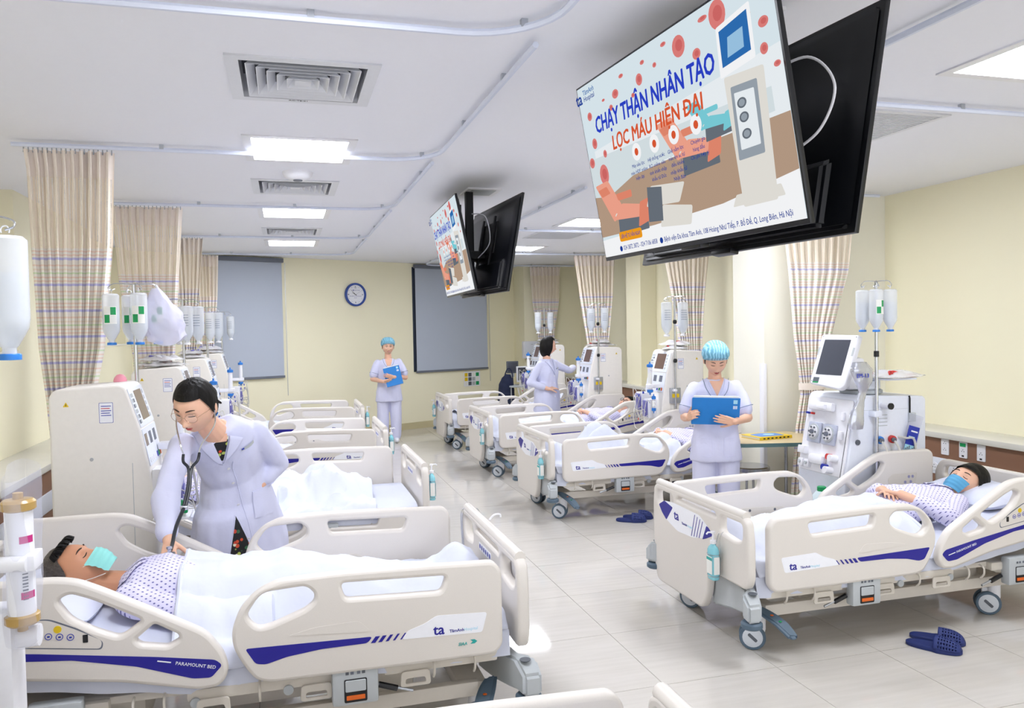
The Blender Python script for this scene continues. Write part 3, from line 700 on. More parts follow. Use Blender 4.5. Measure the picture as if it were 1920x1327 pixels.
def footboard(par, cut, lift=0):
    """cut: local y sign of the corner that is notched for the bumper arm; board drawn in (y,z)"""
    B = basis((0, 0, 0), (0, -1, 0), (0, 0, 1))      # faces -x (the aisle); drawn x = -y
    t = -cut; C_ = lambda l: [(x*t, z) for x, z in l]
    out = C_([(.50, .62), (.49, .66), (.40, .72), (-.40, .72), (-.49, .66), (-.50, .62), (-.51, .24), (-.47, .135), (.07, .135), (.12, .23), (.14, .37), (.49, .37), (.515, .42)])
    out = C_([(.515, .60), (.50, .70), (.455, .725), (-.455, .725), (-.50, .70), (-.515, .60), (-.505, .24), (-.47, .135), (.07, .135), (.12, .23), (.14, .365), (.49, .365), (.515, .42)])
    hole = C_([(.44, .69), (-.44, .69), (-.475, .665), (-.478, .625), (-.40, .615), (.0, .54), (.1, .53), (.33, .545), (.395, .58), (.425, .60)])
    hole = C_([(.465, .685), (.26, .685), (.255, .60), (.40, .585), (.46, .60)]); hole2 = C_([(-.465, .685), (-.26, .685), (-.255, .60), (-.40, .585), (-.46, .60)])
    hm = C_([(.2, .69), (-.2, .69), (-.22, .668), (.22, .668)])
    o = plate('footboard', [fillet(out, .045), fillet(hole, .03), fillet(hole2, .03), fillet(hm, .01)], .024, B, BEIGE, par, .014)
    g = G().tube([(0, y, .722+.0*abs(y)) for y in (-.47, -.3, 0, .3, .47)], .024, 10); g.build('handrail', BEIGE, o)
    Bo = B @ Matrix.Translation((0, 0, .0245))
    plate('label_shield', [fillet([(-.46, .61), (-.30, .655), (.30, .655), (.46, .61), (.28, .50), (.12, .472), (-.12, .472), (-.28, .50)], .03)], .0006, Bo, WPRINT, o) if 0 else None
    lab = [(-.43, .60), (-.36, .635), (-.25, .645), (.05, .638), (.13, .60), (.19, .562), (.10, .525), (-.03, .498), (-.2, .492), (-.33, .527), (-.39, .56)]
    plate('label_panel', [fillet(lab, .02)], .0006, Bo, WPRINT, o)
    plate('blue_field', [fillet([(-.43, .60), (-.36, .635), (-.255, .615), (-.335, .527), (-.39, .56)], .01)], .0006, Bo @ Matrix.Translation((0, 0, .0006)), NAVY, o)
    plate('blue_field', [fillet([(.125, .60), (.15, .59), (.192, .562), (.12, .53), (.08, .515)], .01)], .0006, Bo @ Matrix.Translation((0, 0, .0006)), NAVY, o)
    for k in range(4):
        x = -.0+.028*k; plate('slanted_bar', [[(x-.002, .63-.006*k), (x+.004, .63-.006*k), (x-.035, .505+.003*k), (x-.042, .505+.003*k)]], .0005, Bo @ Matrix.Translation((0, 0, .0006)), NAVY, o)
    text('ta', .075, Bo @ Matrix.Translation((-.24, .555, .001)), NAVY, o, .025)
    text('TâmAnh', .018, Bo @ Matrix.Translation((-.15, .545, .001)), NAVY, o, .02); text('Hospital', .018, Bo @ Matrix.Translation((-.085, .545, .001)), CYANP, o)
    Bi = B @ Matrix.Translation((0, 0, -.0245))
    plate('instruction_sticker', [rect(-.09, .60, .13, .635, .005)], .0006, Bi, WPRINT, o)
    for k in range(6): plate('pictogram', [circ(-.07+.036*k, .618, .011, 10)], .0005, Bi @ Matrix.Translation((0, 0, -.0006)), DBLUE, o)
    return o
def bumper(par, sx, sy, x, lift=0):
    s = sy; g = G()
    g.rings([[V(p) for p in r] for r in (
        [(x+sx*.07, s*.08, .16), (x+sx*.07, s*.08, .34), (x+.01, s*.08, .34), (x+.01, s*.08, .16)],
        [(x+sx*.06, s*.30, .20), (x+sx*.06, s*.30, .36), (x+.005, s*.30, .36), (x+.005, s*.30, .20)],
        [(x+sx*.04, s*.45, .23), (x+sx*.04, s*.45, .36), (x-.02, s*.45, .36), (x-.02, s*.45, .23)],
        [(x+sx*.02, s*.50, .235), (x+sx*.02, s*.50, .36), (x-.07, s*.50, .36), (x-.07, s*.50, .235)],
        [(x+sx*.0, s*.565, .225), (x+sx*.0, s*.565, .31), (x-.075, s*.565, .31), (x-.075, s*.565, .225)])])
    o = remeshless(g, 'bumper_arm', GREY, par)
    G().lathe([(.0, .19), (.042, .19), (.052, .198), (.052, .216), (.042, .225), (0, .225)], (x-.03, s*.52, 0), 20).build('bumper_roller', SLATE, o)
    G().lathe([(.018, .0), (.022, .004), (.022, .006)], (x-.02, s*.515, .352), 16).build('pole_socket', DGREY, o)
    return o
def remeshless(g, name, m, par):
    me = g.mesh(name, False); bm = bmesh.new(); bm.from_mesh(me)
    bmesh.ops.bevel(bm, geom=[e for e in bm.edges if len(e.link_faces) == 2 and e.calc_face_angle(0) > .5], offset=.012, segments=2, affect='EDGES'); bm.to_mesh(me); bm.free()
    me.shade_smooth(); me.set_sharp_from_angle(angle=math.radians(40)); return link(name, me, m, par)
def caster(par, x, y, a):
    c_ = math.cos(a); s_ = math.sin(a); d = V((c_, s_, 0)); n = V((-s_, c_, 0)); wc = V((x, y, .066))+d*.03
    g = G().lathe([(.032, .085), (.036, .10), (.036, .19), (.028, .20)], (x, y, 0), 18)
    g.box((-.03, -.016, .07), (.06, .016, .15), .008, R=Matrix((tuple(d), tuple(n), (0, 0, 1))).transposed(), o=(x, y, 0))
    o = g.build('caster', WHITE, par)
    for t in (-1, 1):
        w_ = G().lathe([(.042, -.012), (.061, -.012), (.066, -.006), (.066, .006), (.061, .012), (.042, .012)], wc+n*t*.028, 26, axis=n).build('tyre', SLATE, o)
        G().lathe([(.0, -.013), (.049, -.012), (.055, -.008), (.055, .008), (.049, .012), (0, .013)], wc+n*t*.029, 26, axis=n).build('wheel_disc', WHEEL, o)
        B = basis(wc+n*t*.0425, d.cross(n)*1.0 if 0 else (d+V((0, 0, .9))).normalized(), n.cross((d+V((0, 0, .9))).normalized())*t if 0 else (n*t).cross((d+V((0, 0, .9))).normalized()))
        plate('disc_slot', [rect(-.028, -.008, .028, .008, .007)], .0008, B, DGREY, o)
    return o
def make_bed(lift, cut, low=None):
    root = empty('hospital_bed', (0, 0, 0)); U = lift
    ups = []
    for s in (-1, 1):
        for fn in (rail_foot, rail_head):
            r = fn(root, s); r.location.z = .352+U-(.27 if low == s else 0); ups.append(r)
    fb = footboard(root, cut); fb.location.z = U*.6
    # headboard
    B = basis((2.10, 0, 0), (0, 1, 0), (0, 0, 1))
    hb = plate('headboard', [fillet([(-.515, .42), (-.515, .66), (-.46, .735), (.46, .735), (.515, .66), (.515, .42), (.44, .33), (-.44, .33)], .05), fillet([(-.44, .62), (-.43, .69), (-.27, .70), (-.25, .62)], .03), fillet([(.44, .62), (.43, .69), (.27, .70), (.25, .62)], .03)], .024, B, BEIGE, root, .014); hb.location.z = U
    # mattress with raised head part
    rs = []
    for x in [0.045, .06, .3, .7, 1.1, 1.2, 1.35, 1.6, 1.9, 2.04, 2.055]:
        up_ = max(0, x-1.12)*.17; e = .985 if .05 < x < 2.05 else .96; ring = []
        for k in range(24):
            t = 2*PI*k/24; cx, cz = math.cos(t), math.sin(t)
            ring.append(V((x, .455*e*math.copysign(abs(cx)**.35, cx), .385+U+up_+.065*e*math.copysign(abs(cz)**.5, cz))))
        rs.append(ring)
    G().rings(rs).build('mattress', SHEET, root)
    rs = []     # fitted sheet hanging over the deck edge
    for s in (-1, 1):
        def P(u, v, s=s):
            x = .05+1.98*u; z = .415-.10*v-.008*noise.noise(V((u*14, v, s)))*v
            return V((x, s*(.462+.012*v+.008*noise.noise(V((u*22, v*2, s*3)))), z+U+max(0, x-1.12)*.17*.9))
        G().grid(P, 60, 4).build('sheet_edge', SHEET, root)
    # deck and frame
    g = G().box((.07, -.44, .315+U), (2.03, .44, .345+U), .01); 
    for s in (-1, 1):
        g.box((.10, s*.455-.02, .30+U), (.55, s*.455+.02, .345+U), .012); g.box((.74, s*.455-.02, .30+U), (1.25, s*.455+.02, .345+U), .012); g.box((1.5, s*.455-.02, .30+U), (2.0, s*.455+.02, .345+U), .012)
    g.build('mattress_deck', BEIGE_FRAME, root)
    for s in (-1, 1):
        g = G().box((.16, s*.36-.02, .175), (1.95, s*.36+.02, .235), .008); g.build('frame_rail', BEIGE_FRAME, root)
        for x in (.2, .36, 1.0, 1.32, 1.42):
            G().tube(bez([(x, s*.47, .345+U), (x+.0, s*.50, .335+U), (x, s*.502, .30+U), (x, s*.48, .275+U)], 4), .005, 6).build('sheet_hook', BEIGE_FRAME, root)
        for x in (.43, .80, 1.16):
            B, q = side(s); plate('strap_bracket', [fillet([(x*q-.06, .25+U), (x*q+.06, .25+U), (x*q+.055, .31+U), (x*q-.055, .31+U)], .015), fillet([(x*q-.04, .262+U), (x*q+.04, .262+U), (x*q+.036, .282+U), (x*q-.036, .282+U)], .008)], .005, B @ Matrix.Translation((0, 0, -.02)), BEIGE_FRAME, root, .003)
        for x in (.66, 1.66):
            B, q = side(s); o = G().box((x-.085, s*.49-.028, .225+U), (x+.085, s*.49+.028, .375+U), .012).build('rail_latch_box', GREY, root)
            Bt = B @ Matrix.Translation((0, 0, .0185))
            plate('lever_recess', [rect(x*q-.042, .238+U, x*q+.042, .325+U, .006)], .0012, Bt, BLACK, o)
            plate('lever', [rect(x*q-.038, .278+U, x*q+.038, .321+U, .005)], .004, Bt, GREY, o, .002)
            plate('orange_release', [rect(x*q-.034, .248+U, x*q+.034, .264+U, .002)], .004, Bt, ORANGE, o)
            for dx in (-.03, -.012, .012, .03): plate('lock_symbol', [rect(x*q+dx-.006, .342+U, x*q+dx+.006, .353+U)], .0006, Bt, DGREY if abs(dx) > .02 else GREYP, o)
            g = G().tube([(x-.09, s*.47, .27+U), (x-.16, s*.47, .245+U)], .012, 8); g.build('damper_sleeve', BLACK, root)
            G().tube([(x-.085, s*.47, .273+U), (x-.22, s*.47, .228+U)], .006, 8).build('damper_rod', ALU, root)
        for x in (.68, 1.0, 1.45): G().lathe([(0, -.006), (.018, -.006), (.018, .006), (0, .006)], (x+.22, s*.478, .30+U), 14, axis=(0, 1, 0)).build('pivot_cap', GREY, root)
    for x in (.5, 1.5):
        G().box((x-.09, -.3, .2), (x+.09, .3, .32+U), .02).build('lift_column', BEIGE_FRAME, root)
    G().box((.12, -.36, .17), (.24, .36, .225), .01).build('cross_beam', BEIGE_FRAME, root); G().box((1.6, -.36, .17), (1.72, .36, .225), .01).build('cross_beam', BEIGE_FRAME, root)
    G().box((.62, -.16, .17), (1.15, .16, .27+U), .02).build('motor_box', BEIGE, root)
    bumper(root, 1, -1, .02); bumper(root, 1, 1, .02)
    for x, y, a in ((.15, -.33, 2.6), (.15, .30, 2.2), (1.67, -.33, 2.5), (1.67, .33, 1.0)): caster(root, x, y, a)
    # brake pedal at the foot end
    for s in (-1, 1):
        g = G(); pp = bez([(.10, s*.36, .235), (.13, s*.41, .215), (.17, s*.49, .18), (.20, s*.56, .125)], 6); rs = []
        for i, p in enumerate(pp):
            w_ = .022+.016*math.sin(PI*i/(len(pp)-1)); rs.append([p+V((-w_, 0, -.009)), p+V((w_, 0, -.009)), p+V((w_, 0, .009)), p+V((-w_, 0, .009))])
        o = remeshless(G().rings(rs), 'brake_pedal', SLATE, root)
        for t_, m_ in ((9, ORANGE), (12, GREENP)): G().ball(pp[t_]+V((0, 0, .011)), (.009, .009, .003), n=10, m=6).build('pedal_mark', m_, o)
    return root
bedR = make_bed(0.0, -1)
bedL = make_bed(.05, 1)
FX, GX = 2.15, .88
RY = [3.86, 6.83, 8.90, 11.10]; LY = [1.31, 3.48, 5.72, 7.87, 10.12]
def place(o, x, y, rz, label, grp):
    o.location = (x, y, 0); o.rotation_euler = (0, 0, rz); tag(o, label, 'hospital bed', grp); return o
bedL3 = copy_tree(bedL)
for c_ in bedL3.children:
    if c_.name.split('.')[0] in ('foot_side_rail', 'head_side_rail') and c_.data.vertices[0].co.y > 0: c_.location.z -= .27
rb = [bedR]+[copy_tree(bedR) for _ in range(3)]
lb = [copy_tree(bedL), bedL, bedL3, copy_tree(bedL), copy_tree(bedL)]
for o, y, l in zip(rb, RY, ('beige hospital bed, front right, holding the woman in a blue mask', 'beige hospital bed behind the nurse with folder, with raised knees under a sheet', 'beige hospital bed, third on the right, holding the patient with dark glasses', 'beige hospital bed farthest on the right, behind the pointing woman')): place(o, FX, y, 0, l, 'right row of hospital beds')
for o, y, l in zip(lb, LY, ('beige hospital bed cut by the bottom edge of the picture', 'beige hospital bed, front left, holding the man in a turquoise mask', 'beige hospital bed behind the leaning doctor, its near side rail lowered', 'beige hospital bed, third in the left row', 'beige hospital bed farthest in the left row, nearest the clock')): place(o, GX, y, PI, l, 'left row of hospital beds')

# ------------------------------------------------------------------ ceiling televisions
def skin_em(name, col): return emis(name, col, SCREEN_POWER*.42)
def screen_mats():
    d = {}
    for k, c in dict(sky='DDEBF2', ice='EEF4F8', floor='B79C86', wallp='D9E4E8', navy='23439C', blue='2C43C8', red='DD5A35', cell='E0807C', cell2='D26A68', skin='F2A58E', skin2='E58A70', orange='F3A01E', white='FBFCFE', grey='9AA4AE', dark='6A727C', teal='7CCFDB', scr='2F6FB5', scr2='9CC6E6', pale='E6E3DC').items(): d[k] = skin_em('screen_'+k, c)
    return d
SM = screen_mats()
def tv_screen(par, B, w, h):
    """poster page shown on the screen; x,y in 0..1 of the screen; flat coloured light-emitting areas"""
    n = [0]
    def S(nm, l, m, z=None, r=0):
        n[0] += 1; l = [((x-.5)*w, (y-.5)*h) for x, y in l]
        if r: l = fillet(l, r)
        return plate(nm, [l], .00005, B @ Matrix.Translation((0, 0, .0008+.00022*n[0])), SM[m], par, 0)
    def T(s, x, y, size, m, width=None, bold=0, shear=0, align='LEFT'):
        n[0] += 1; o = text(s, size*h, B @ Matrix.Translation(((x-.5)*w, (y-.5)*h, .0008+.00022*n[0])), SM[m], par, bold, shear, align, ext=.00004, width=width*w if width else None)
    S('page', [(0, 0), (1, 0), (1, 1), (0, 1)], 'sky')
    S('picture_wall', [(.05, .42), (1, .42), (1, .70), (.05, .62)], 'ice')
    S('picture_floor', [(0, .12), (1, .12), (1, .43), (.62, .43), (.12, .40), (0, .42)], 'floor')
    S('picture_wall', [(0, .36), (.10, .34), (.30, .42), (.95, .45), (.95, .55), (0, .58)], 'wallp')
    S('bottom_band', [(0, 0), (1, 0), (1, .20), (.7, .14), (.35, .12), (0, .10)], 'white')
    random.seed(11)
    for x, y, r, q in ((.06, .82, .016, 1), (.30, .93, .014, .5), (.25, .86, .02, .8), (.43, .93, .012, .6), (.40, .86, .018, 1.1), (.55, .95, .014, .5), (.62, .90, .030, 1.1), (.74, .95, .02, .4), (.80, .93, .034, 1.2), (.90, .86, .022, .5), (.96, .80, .018, .8), (.95, .70, .014, 1.1), (.07, .66, .017, 1.2), (.03, .56, .018, 1.1), (.10, .47, .03, 1.3), (.13, .58, .012, 1.2), (.36, .80, .010, .8), (.22, .80, .012, .9), (.18, .86, .010, .5), (.50, .88, .01, .8), (.70, .82, .018, .9), (.99, .62, .012, .7)):
        S('blood_cell', circ(x, y, r, 18, r*1.5*q), 'cell'); S('blood_cell', circ(x+r*.1, y+r*.1, r*.55, 14, r*.8*q), 'cell2')
    # chairs and machine drawn as simple colour areas
    for ox, oy, k, a_, b_ in ((.03, .12, 1.0, 'skin', 'skin2'), (.46, .33, .9, 'skin', 'skin2'), (.62, .44, .6, 'teal', 'teal')):
        f = lambda l: [(ox+x*k, oy+y*k) for x, y in l]
        S('recliner_base', f([(.11, -.02), (.30, -.01), (.30, .10), (.12, .10)]), 'dark', r=.005)
        S('recliner_back', f([(.0, .30), (.09, .31), (.17, .12), (.09, .07)]), a_, r=.01)
        S('recliner_pillow', f([(.015, .27), (.075, .28), (.095, .235), (.035, .225)]), b_, r=.006); S('recliner_highlight', f([(.10, .10), (.24, .08), (.25, .09), (.11, .115)]), 'pale', r=.003); S('recliner_seat', f([(.09, .08), (.28, .06), (.30, .12), (.16, .16)]), a_, r=.008)
        S('recliner_leg_rest', f([(.24, .01), (.31, .03), (.33, .15), (.27, .14)]), b_, r=.008)
        S('recliner_arm', f([(.14, .18), (.23, .18), (.23, .22), (.13, .22)]), b_, r=.008)
    for l in ([(.40, .10), (.56, .08), (.58, .17), (.43, .21)], [(.34, .22), (.52, .20), (.56, .29), (.38, .32)]): S('chair_foot', l, 'pale', r=.01)
    S('picture_frame', [(.34, .14), (.42, .13), (.44, .30), (.36, .32)], 'dark')
    S('machine_body', [(.80, .10), (.93, .10), (.95, .64), (.80, .66)], 'pale', r=.01); S('machine_front', [(.81, .30), (.91, .30), (.92, .60), (.82, .61)], 'grey', r=.006)
    S('machine_window', [(.825, .34), (.90, .34), (.905, .57), (.83, .58)], 'ice', r=.004)
    for y in (.40, .47, .53): S('pump_dial', circ(.855, y, .018, 16, .022), 'dark'); S('pump_dial', circ(.855, y, .012, 14, .015), 'grey')
    S('machine_screen_frame', [(.79, .66), (.93, .68), (.935, .90), (.80, .87)], 'white', r=.008); S('machine_screen', [(.805, .70), (.918, .715), (.922, .875), (.81, .85)], 'scr'); S('machine_screen', [(.83, .73), (.895, .74), (.90, .82), (.84, .81)], 'scr2')
    S('machine_foot', [(.76, .11), (.96, .11), (.95, .16), (.78, .16)], 'pale', r=.006)
    for x in (.34, .445, .55, .66):
        S('round_icon', circ(x, .515+.02*(x-.34), .026, 20, .046), 'white'); S('icon_mark', circ(x, .515+.02*(x-.34), .011, 12, .02), 'red')
    for x, ls in ((.34, ('Máy siêu lọc', 'máu HDF online', 'hiện đại')), (.445, ('Hệ thống nước', 'RO online siêu', 'tinh khiết nhập', 'khẩu từ Đức')), (.55, ('Ghế nằm lọc', 'máu êm ái, tự', 'điều khiển', 'nhập khẩu từ', 'Nhật Bản')), (.66, ('Chuyên gia', 'hàng đầu', 'Chi phí hợp lý'))):
        for k, t_ in enumerate(ls): T(t_, x, .44-.034*k, .026, 'navy', bold=.008, align='CENTER')
    T('CHẠY THẬN NHÂN TẠO', .12, .70, .125, 'blue', .66, .034, .12)
    T('LỌC MÁU HIỆN ĐẠI', .21, .575, .105, 'red', .50, .03, .12)
    T('ta', .02, .895, .10, 'navy', bold=.022); T('TâmAnh', .075, .935, .04, 'scr', bold=.01); T('Hospital', .075, .90, .04, 'navy', bold=.01)
    S('button', [(.155, .07), (.30, .07), (.30, .125), (.155, .125)], 'orange', r=.012); T('LIÊN HỆ TƯ VẤN NGAY', .165, .088, .03, 'navy', .125, .01)
    T('024 3872 3872 - 024 7106 6858', .17, .022, .036, 'navy', .21, .01)
    T('Bệnh viện Đa khoa Tâm Anh, 108 Hoàng Như Tiếp, P. Bồ Đề, Q. Long Biên, Hà Nội', .42, .022, .036, 'navy', .56, .01)
    for x in (.155, .405): S('contact_icon', circ(x, .032, .009, 14, .016), 'navy')
def make_tv(lit):
    """local: screen faces -x, origin at screen centre"""
    o = empty('television', (0, 0, 0)); w_, h_ = 1.22, .70
    B = basis((0, 0, 0), (0, -1, 0), (0, 0, 1))
    G().box((0, -w_/2-.008, -h_/2-.016), (.018, w_/2+.008, h_/2+.008), .003).build('bezel', BLACK, o)
    g = G().rings([[V((x, sy*(w_/2-e), z)) for sy, z in ((-1, -h_/2+zb), (1, -h_/2+zb), (1, h_/2-e), (-1, h_/2-e))] for x, e, zb in ((.016, .0, 0.), (.03, .02, .0), (.036, .09, .03))])
    remeshless(g, 'back_shell', BLACK, o)
    g = G().rings([[V((x, sy*(w_/2-e), z)) for sy, z in ((-1, -h_/2+.01), (1, -h_/2+.01), (1, zt-e*.3), (-1, zt-e*.3))] for x, e, zt in ((.02, .10, -.08), (.06, .12, -.10), (.065, .15, -.12))])
    remeshless(g, 'electronics_housing', BLACK, o)
    G().box((.03, -.2, -.05), (.046, .2, .2), .01).build('mount_plate', BLACKM, o)
    for y, z in ((-.15, .15), (.15, .15), (-.15, .0), (.15, .0)): G().lathe([(0, 0), (.01, 0), (.01, .004), (0, .004)], (.046, y, z), 10, axis=(1, 0, 0)).build('mount_screw', DGREY, o)
    for s in (-1, 1): G().box((.046, s*.15-.015, -.16), (.062, s*.15+.015, .24), .003).build('mount_arm', BLACKM, o)
    G().box((.012, -.06, -h_/2-.03), (.05, .06, -h_/2-.012), .004).build('sensor_bar', BLACK, o)
    if lit: s = G().box((-.0008, -w_/2, -h_/2), (.0002, w_/2, h_/2)).build('screen', SM['sky'], o, False); tv_screen(s, B, w_, h_)
    else: G().box((-.0008, -w_/2, -h_/2), (.0002, w_/2, h_/2)).build('screen', SCREEND, o, False)
    return o
tvA = make_tv(True); tvB = make_tv(False)
for k, (x, y, z, yaw, tilt) in enumerate(((1.307, 2.52, 2.302, .078, .181), (1.307, 6.31, 2.302, -.032, .196))):
    a_ = tvA if k == 0 else copy_tree(tvA); b_ = tvB if k == 0 else copy_tree(tvB); dx = .30 if k == 0 else .29
    a_.location = (x, y, z); a_.rotation_euler = (0, -tilt, yaw)
    b_.location = (1.675, 2.63, 2.29) if k == 0 else (1.60, 6.12, 2.29); b_.rotation_euler = (0, -.18, PI+(.05 if k else .09)); dx = .19 if k == 0 else .16
    nm = 'large television nearest the camera' if k == 0 else 'smaller looking television further down the aisle'
    tag(a_, 'lit %s, showing a blue and orange hospital poster' % nm, 'television', 'ceiling televisions')
    tag(b_, 'dark backed television behind the %s poster screen, seen from its rear' % ('near' if k == 0 else 'far'), 'television', 'ceiling televisions')
    m = empty('ceiling_mount', (x+dx, y+(.1 if k == 0 else .0), CEIL), 0, 'black ceiling pole mount between the %s pair of televisions' % ('near' if k == 0 else 'far'), 'tv mount', 'television mounts')
    plate('ceiling_plate', [rect(-.04, -.16, .24, .16)], .006, basis((0, 0, -.006), (1, 0, 0), (0, 1, 0)), WHITE, m); plate('plate_inset', [rect(.0, -.12, .2, .12)], .001, basis((0, 0, -.0135), (1, 0, 0), (0, 1, 0)), GREY, m)
    G().box((-.03, -.03, -.62), (.03, .03, -.01), .004).build('pole', BLACKM, m); G().box((-.075, .08, -.5), (-.045, .11, -.1), .004).build('cable_duct', BLACKM, m)
    G().box((-.12, -.16, -.56), (.12, .16, -.50), .006).build('cross_bar', BLACKM, m)
    G().box((-.13, -.10, -.54), (.13, .10, -.50), .006).build('side_arm', BLACKM, m)
    cb_ = G().tube(bez([(-.06, -.45, -.36), (.0, -.60, -.34), (.03, -.68, -.44), (.01, -.64, -.56), (-.03, -.52, -.62)] if k == 0 else [(0, -.1, -.2), (.06, -.3, -.25), (.08, -.34, -.45), (.02, -.2, -.56)], 10), .0042, 7).build('video_cable', CORD, m); tag(cb_, 'white video cable')

# ------------------------------------------------------------------ dialysis machines (front faces local -y)
def hook_cross(par, x, y, z, rot=.3, kk=1):
    for k in range(4):
        a = rot+k*PI/2; d = V((math.cos(a), math.sin(a), 0)); n = V((-d.y, d.x, 0)); p = V((x, y, z)); e = d; d = d*kk
        pts = [p, p+d*.07+V((0, 0, .004)), p+d*.11+V((0, 0, .0)), p+d*.135+n*.012+V((0, 0, -.022)), p+d*.122+n*.016+V((0, 0, -.036)), p+d*.10+n*.01+V((0, 0, -.026))]
        G().tube(bez(pts, 5), .0028, 6).build('bottle_hook', CHROME, par)
def iv_pole(par, x, y, z0, z1, knob=None, rot=.3, kk=1):
    G().tube([(x, y, z0), (x, y, z1)], .011, 10).build('pole', CHROME, par)
    for kz in (knob or []): G().lathe([(.0, -.022), (.014, -.02), (.02, -.008), (.02, .008), (.014, .02), (0, .022)], (x, y, kz), 14).build('pole_knob', BLACKM, par)
    hook_cross(par, x, y, z1, rot, kk)
def dialyzer(par, x, y, z, ln=.26, cap=BLUEP, body=WHITE, nm='dialyzer', r=.026, tilt=0):
    o = G().lathe([(r*.9, -ln/2+.03), (r*.9, ln/2-.03)], (x, y, z), 18).build(nm, body, par)
    for s in (-1, 1):
        G().lathe([(r*.9, 0), (r*1.25, .002), (r*1.25, .028), (r*.5, .036), (r*.3, .038), (r*.3, .055), (0, .055)], (x, y, z+s*(ln/2-.035)), 18, axis=(0, 0, s)).build('end_cap', cap, o)
        G().tube([(x, y, z+s*(ln/2-.06)), (x+r*2, y, z+s*(ln/2-.06))], r*.3, 8).build('side_port', WHITE, o)
    G().rings([[V((x+r*.93*math.cos(a), y+r*.93*math.sin(a), zz)) for a in [t*PI/8*.8-2.2 for t in range(9)]] for zz in (z-ln*.2, z+ln*.2)], False).build('printed_label', PAPER, o)
    return o
def machine_a(sticker=-1):
    o = empty('dialysis_machine', (0, 0, 0)); W = .215
    prof = [(.36, .12), (.36, 1.36), (.33, 1.395), (.03, 1.41), (0, 1.395), (-.065, 1.18), (-.105, .97), (-.13, .78), (-.13, .12)]
    B = basis((0, 0, 0), (0, 1, 0), (0, 0, 1))
    plate('cabinet', [fillet(prof, .02)], W, B, CREAM, o, .012)
    G().box((-W, -.05, .06), (W, .36, .13), .02).build('base', GREY, o)
    for x in (-.17, .17):
        for y in (.02, .31): G().lathe([(0, -.012), (.03, -.012), (.035, 0), (.03, .012), (0, .012)], (x, y, .036), 16, axis=(1, 0, 0)).build('caster_wheel', DGREY, o)
    # sloping operator panel
    u = V((0, .065, .215)).normalized(); B1 = basis((0, -.065, 1.18), (1, 0, 0), u)
    q = lambda nm, x0, y0, x1, y1, m, h=.001, e=.001, r=.004, p=o, B=B1: plate(nm, [rect(x0, y0, x1, y1, r)], e, B @ Matrix.Translation((0, 0, h)), m, p)
    f = q('operator_panel', -W+.008, .0, W-.008, .215, COOLW, .002, .002, .01)
    q('display', -.085, .03, .12, .195, SCREENB, .0045, .0006, .004, f)
    for k in range(12): q('key', -.195+.034*(k % 2), .02+.029*(k//2), -.168+.034*(k % 2), .040+.029*(k//2), GREY if k % 3 else GREYP, .005, .001, .003, f)
    for k in range(5): q('key', .135, .03+.034*k, .165, .052+.034*k, GREY, .005, .001, .003, f)
    u2 = V((0, .04, .21)).normalized(); B2 = basis((0, -.105, .97), (1, 0, 0), u2)
    f2 = q('lower_panel', -W+.008, .005, W-.008, .205, COOLW, .002, .002, .01, o, B2)
    for k, x in enumerate((-.15, -.02, .11)): q('small_display', x-.035, .11, x+.035, .175, GREYP if k else SCREENB, .0045, .0006, .003, f2, B2)
    for k in range(4): q('key', -.17+.05*k, .02, -.14+.05*k, .05, WHITE, .005, .002, .004, f2, B2)
    for k in range(3): q('key', .05+.05*k, .02, .08+.05*k, .05, (DBLUE, GREENP, ORANGE)[k], .005, .002, .004, f2, B2)
    # pump housings with purple doors
    for x, z, w_ in ((-.14, .86, .075), (.03, .80, .06)):
        p = G().box((x-w_, -.22, z-.10), (x+w_, -.11, z+.10), .015).build('pump_housing', WHITE, o)
        G().box((x-w_+.012, -.236, z-.085), (x+w_-.012, -.218, z+.085), .008).build('pump_door', PURPLE, p)
        for dz in (-.05, .05): G().box((x-w_-.004, -.235, z+dz-.01), (x-w_+.02, -.225, z+dz+.01), .003).build('door_hinge', WHITE, p)
        G().lathe([(0, 0), (.034, 0), (.034, .006), (0, .006)], (x, -.236, z), 20, axis=(0, -1, 0)).build('door_boss', PURPLE, p)
    # holder arm with dialyzer
    h = G().box((.09, -.20, 1.02), (.17, -.10, 1.06), .012).build('holder_arm', WHITE, o); G().lathe([(.04, -.02), (.044, -.015), (.044, .015), (.04, .02)], (.13, -.215, 1.04), 20).build('holder_clamp', WHITE, h)
    dialyzer(o, .13, -.215, 1.12, .30)
    dialyzer(o, .16, -.19, .86, .16, BLUEP, PACK, 'drip_chamber', .018)
    G().box((.215, -.04, .86), (.24, .08, 1.02), .006).build('level_sensor_box', ALU, o)
    plate('yellow_label', [rect(-.02, .92, .06, .96, .004)], .0006, basis((.2408, 0, 0), (0, 1, 0), (0, 0, 1)), YELP, o)
    G().box((.216, -.02, .985), (.30, .01, 1.01), .006).build('pole_clamp', WHITE, o)
    # stickers and lock on the side panels
    for s in (-1, 1):
        Bs = basis((s*(W+.0004), 0, 0), (0, s, 0), (0, 0, 1)); sx = lambda x: x*s
        st = plate('service_sticker', [rect(sx(.095)-.033, 1.215, sx(.095)+.033, 1.32, .004)], .0004, Bs, DBLUE, o)
        plate('sticker_paper', [rect(sx(.095)-.031, 1.217, sx(.095)+.031, 1.318, .004)], .0004, Bs @ Matrix.Translation((0, 0, .0004)), WPRINT, st)
        for k in range(5): plate('print_line', [rect(sx(.095)-.024, 1.30-.012*k, sx(.095)+.024-.006*(k % 2), 1.304-.012*k)], .0003, Bs @ Matrix.Translation((0, 0, .0009)), REDP if k == 1 else DBLUE, st)
        t = sx(.28); tr = plate('warning_triangle', [fillet([(t-.014, 1.305), (t+.014, 1.305), (t, 1.33)], .003)], .0004, Bs, YELP, o)
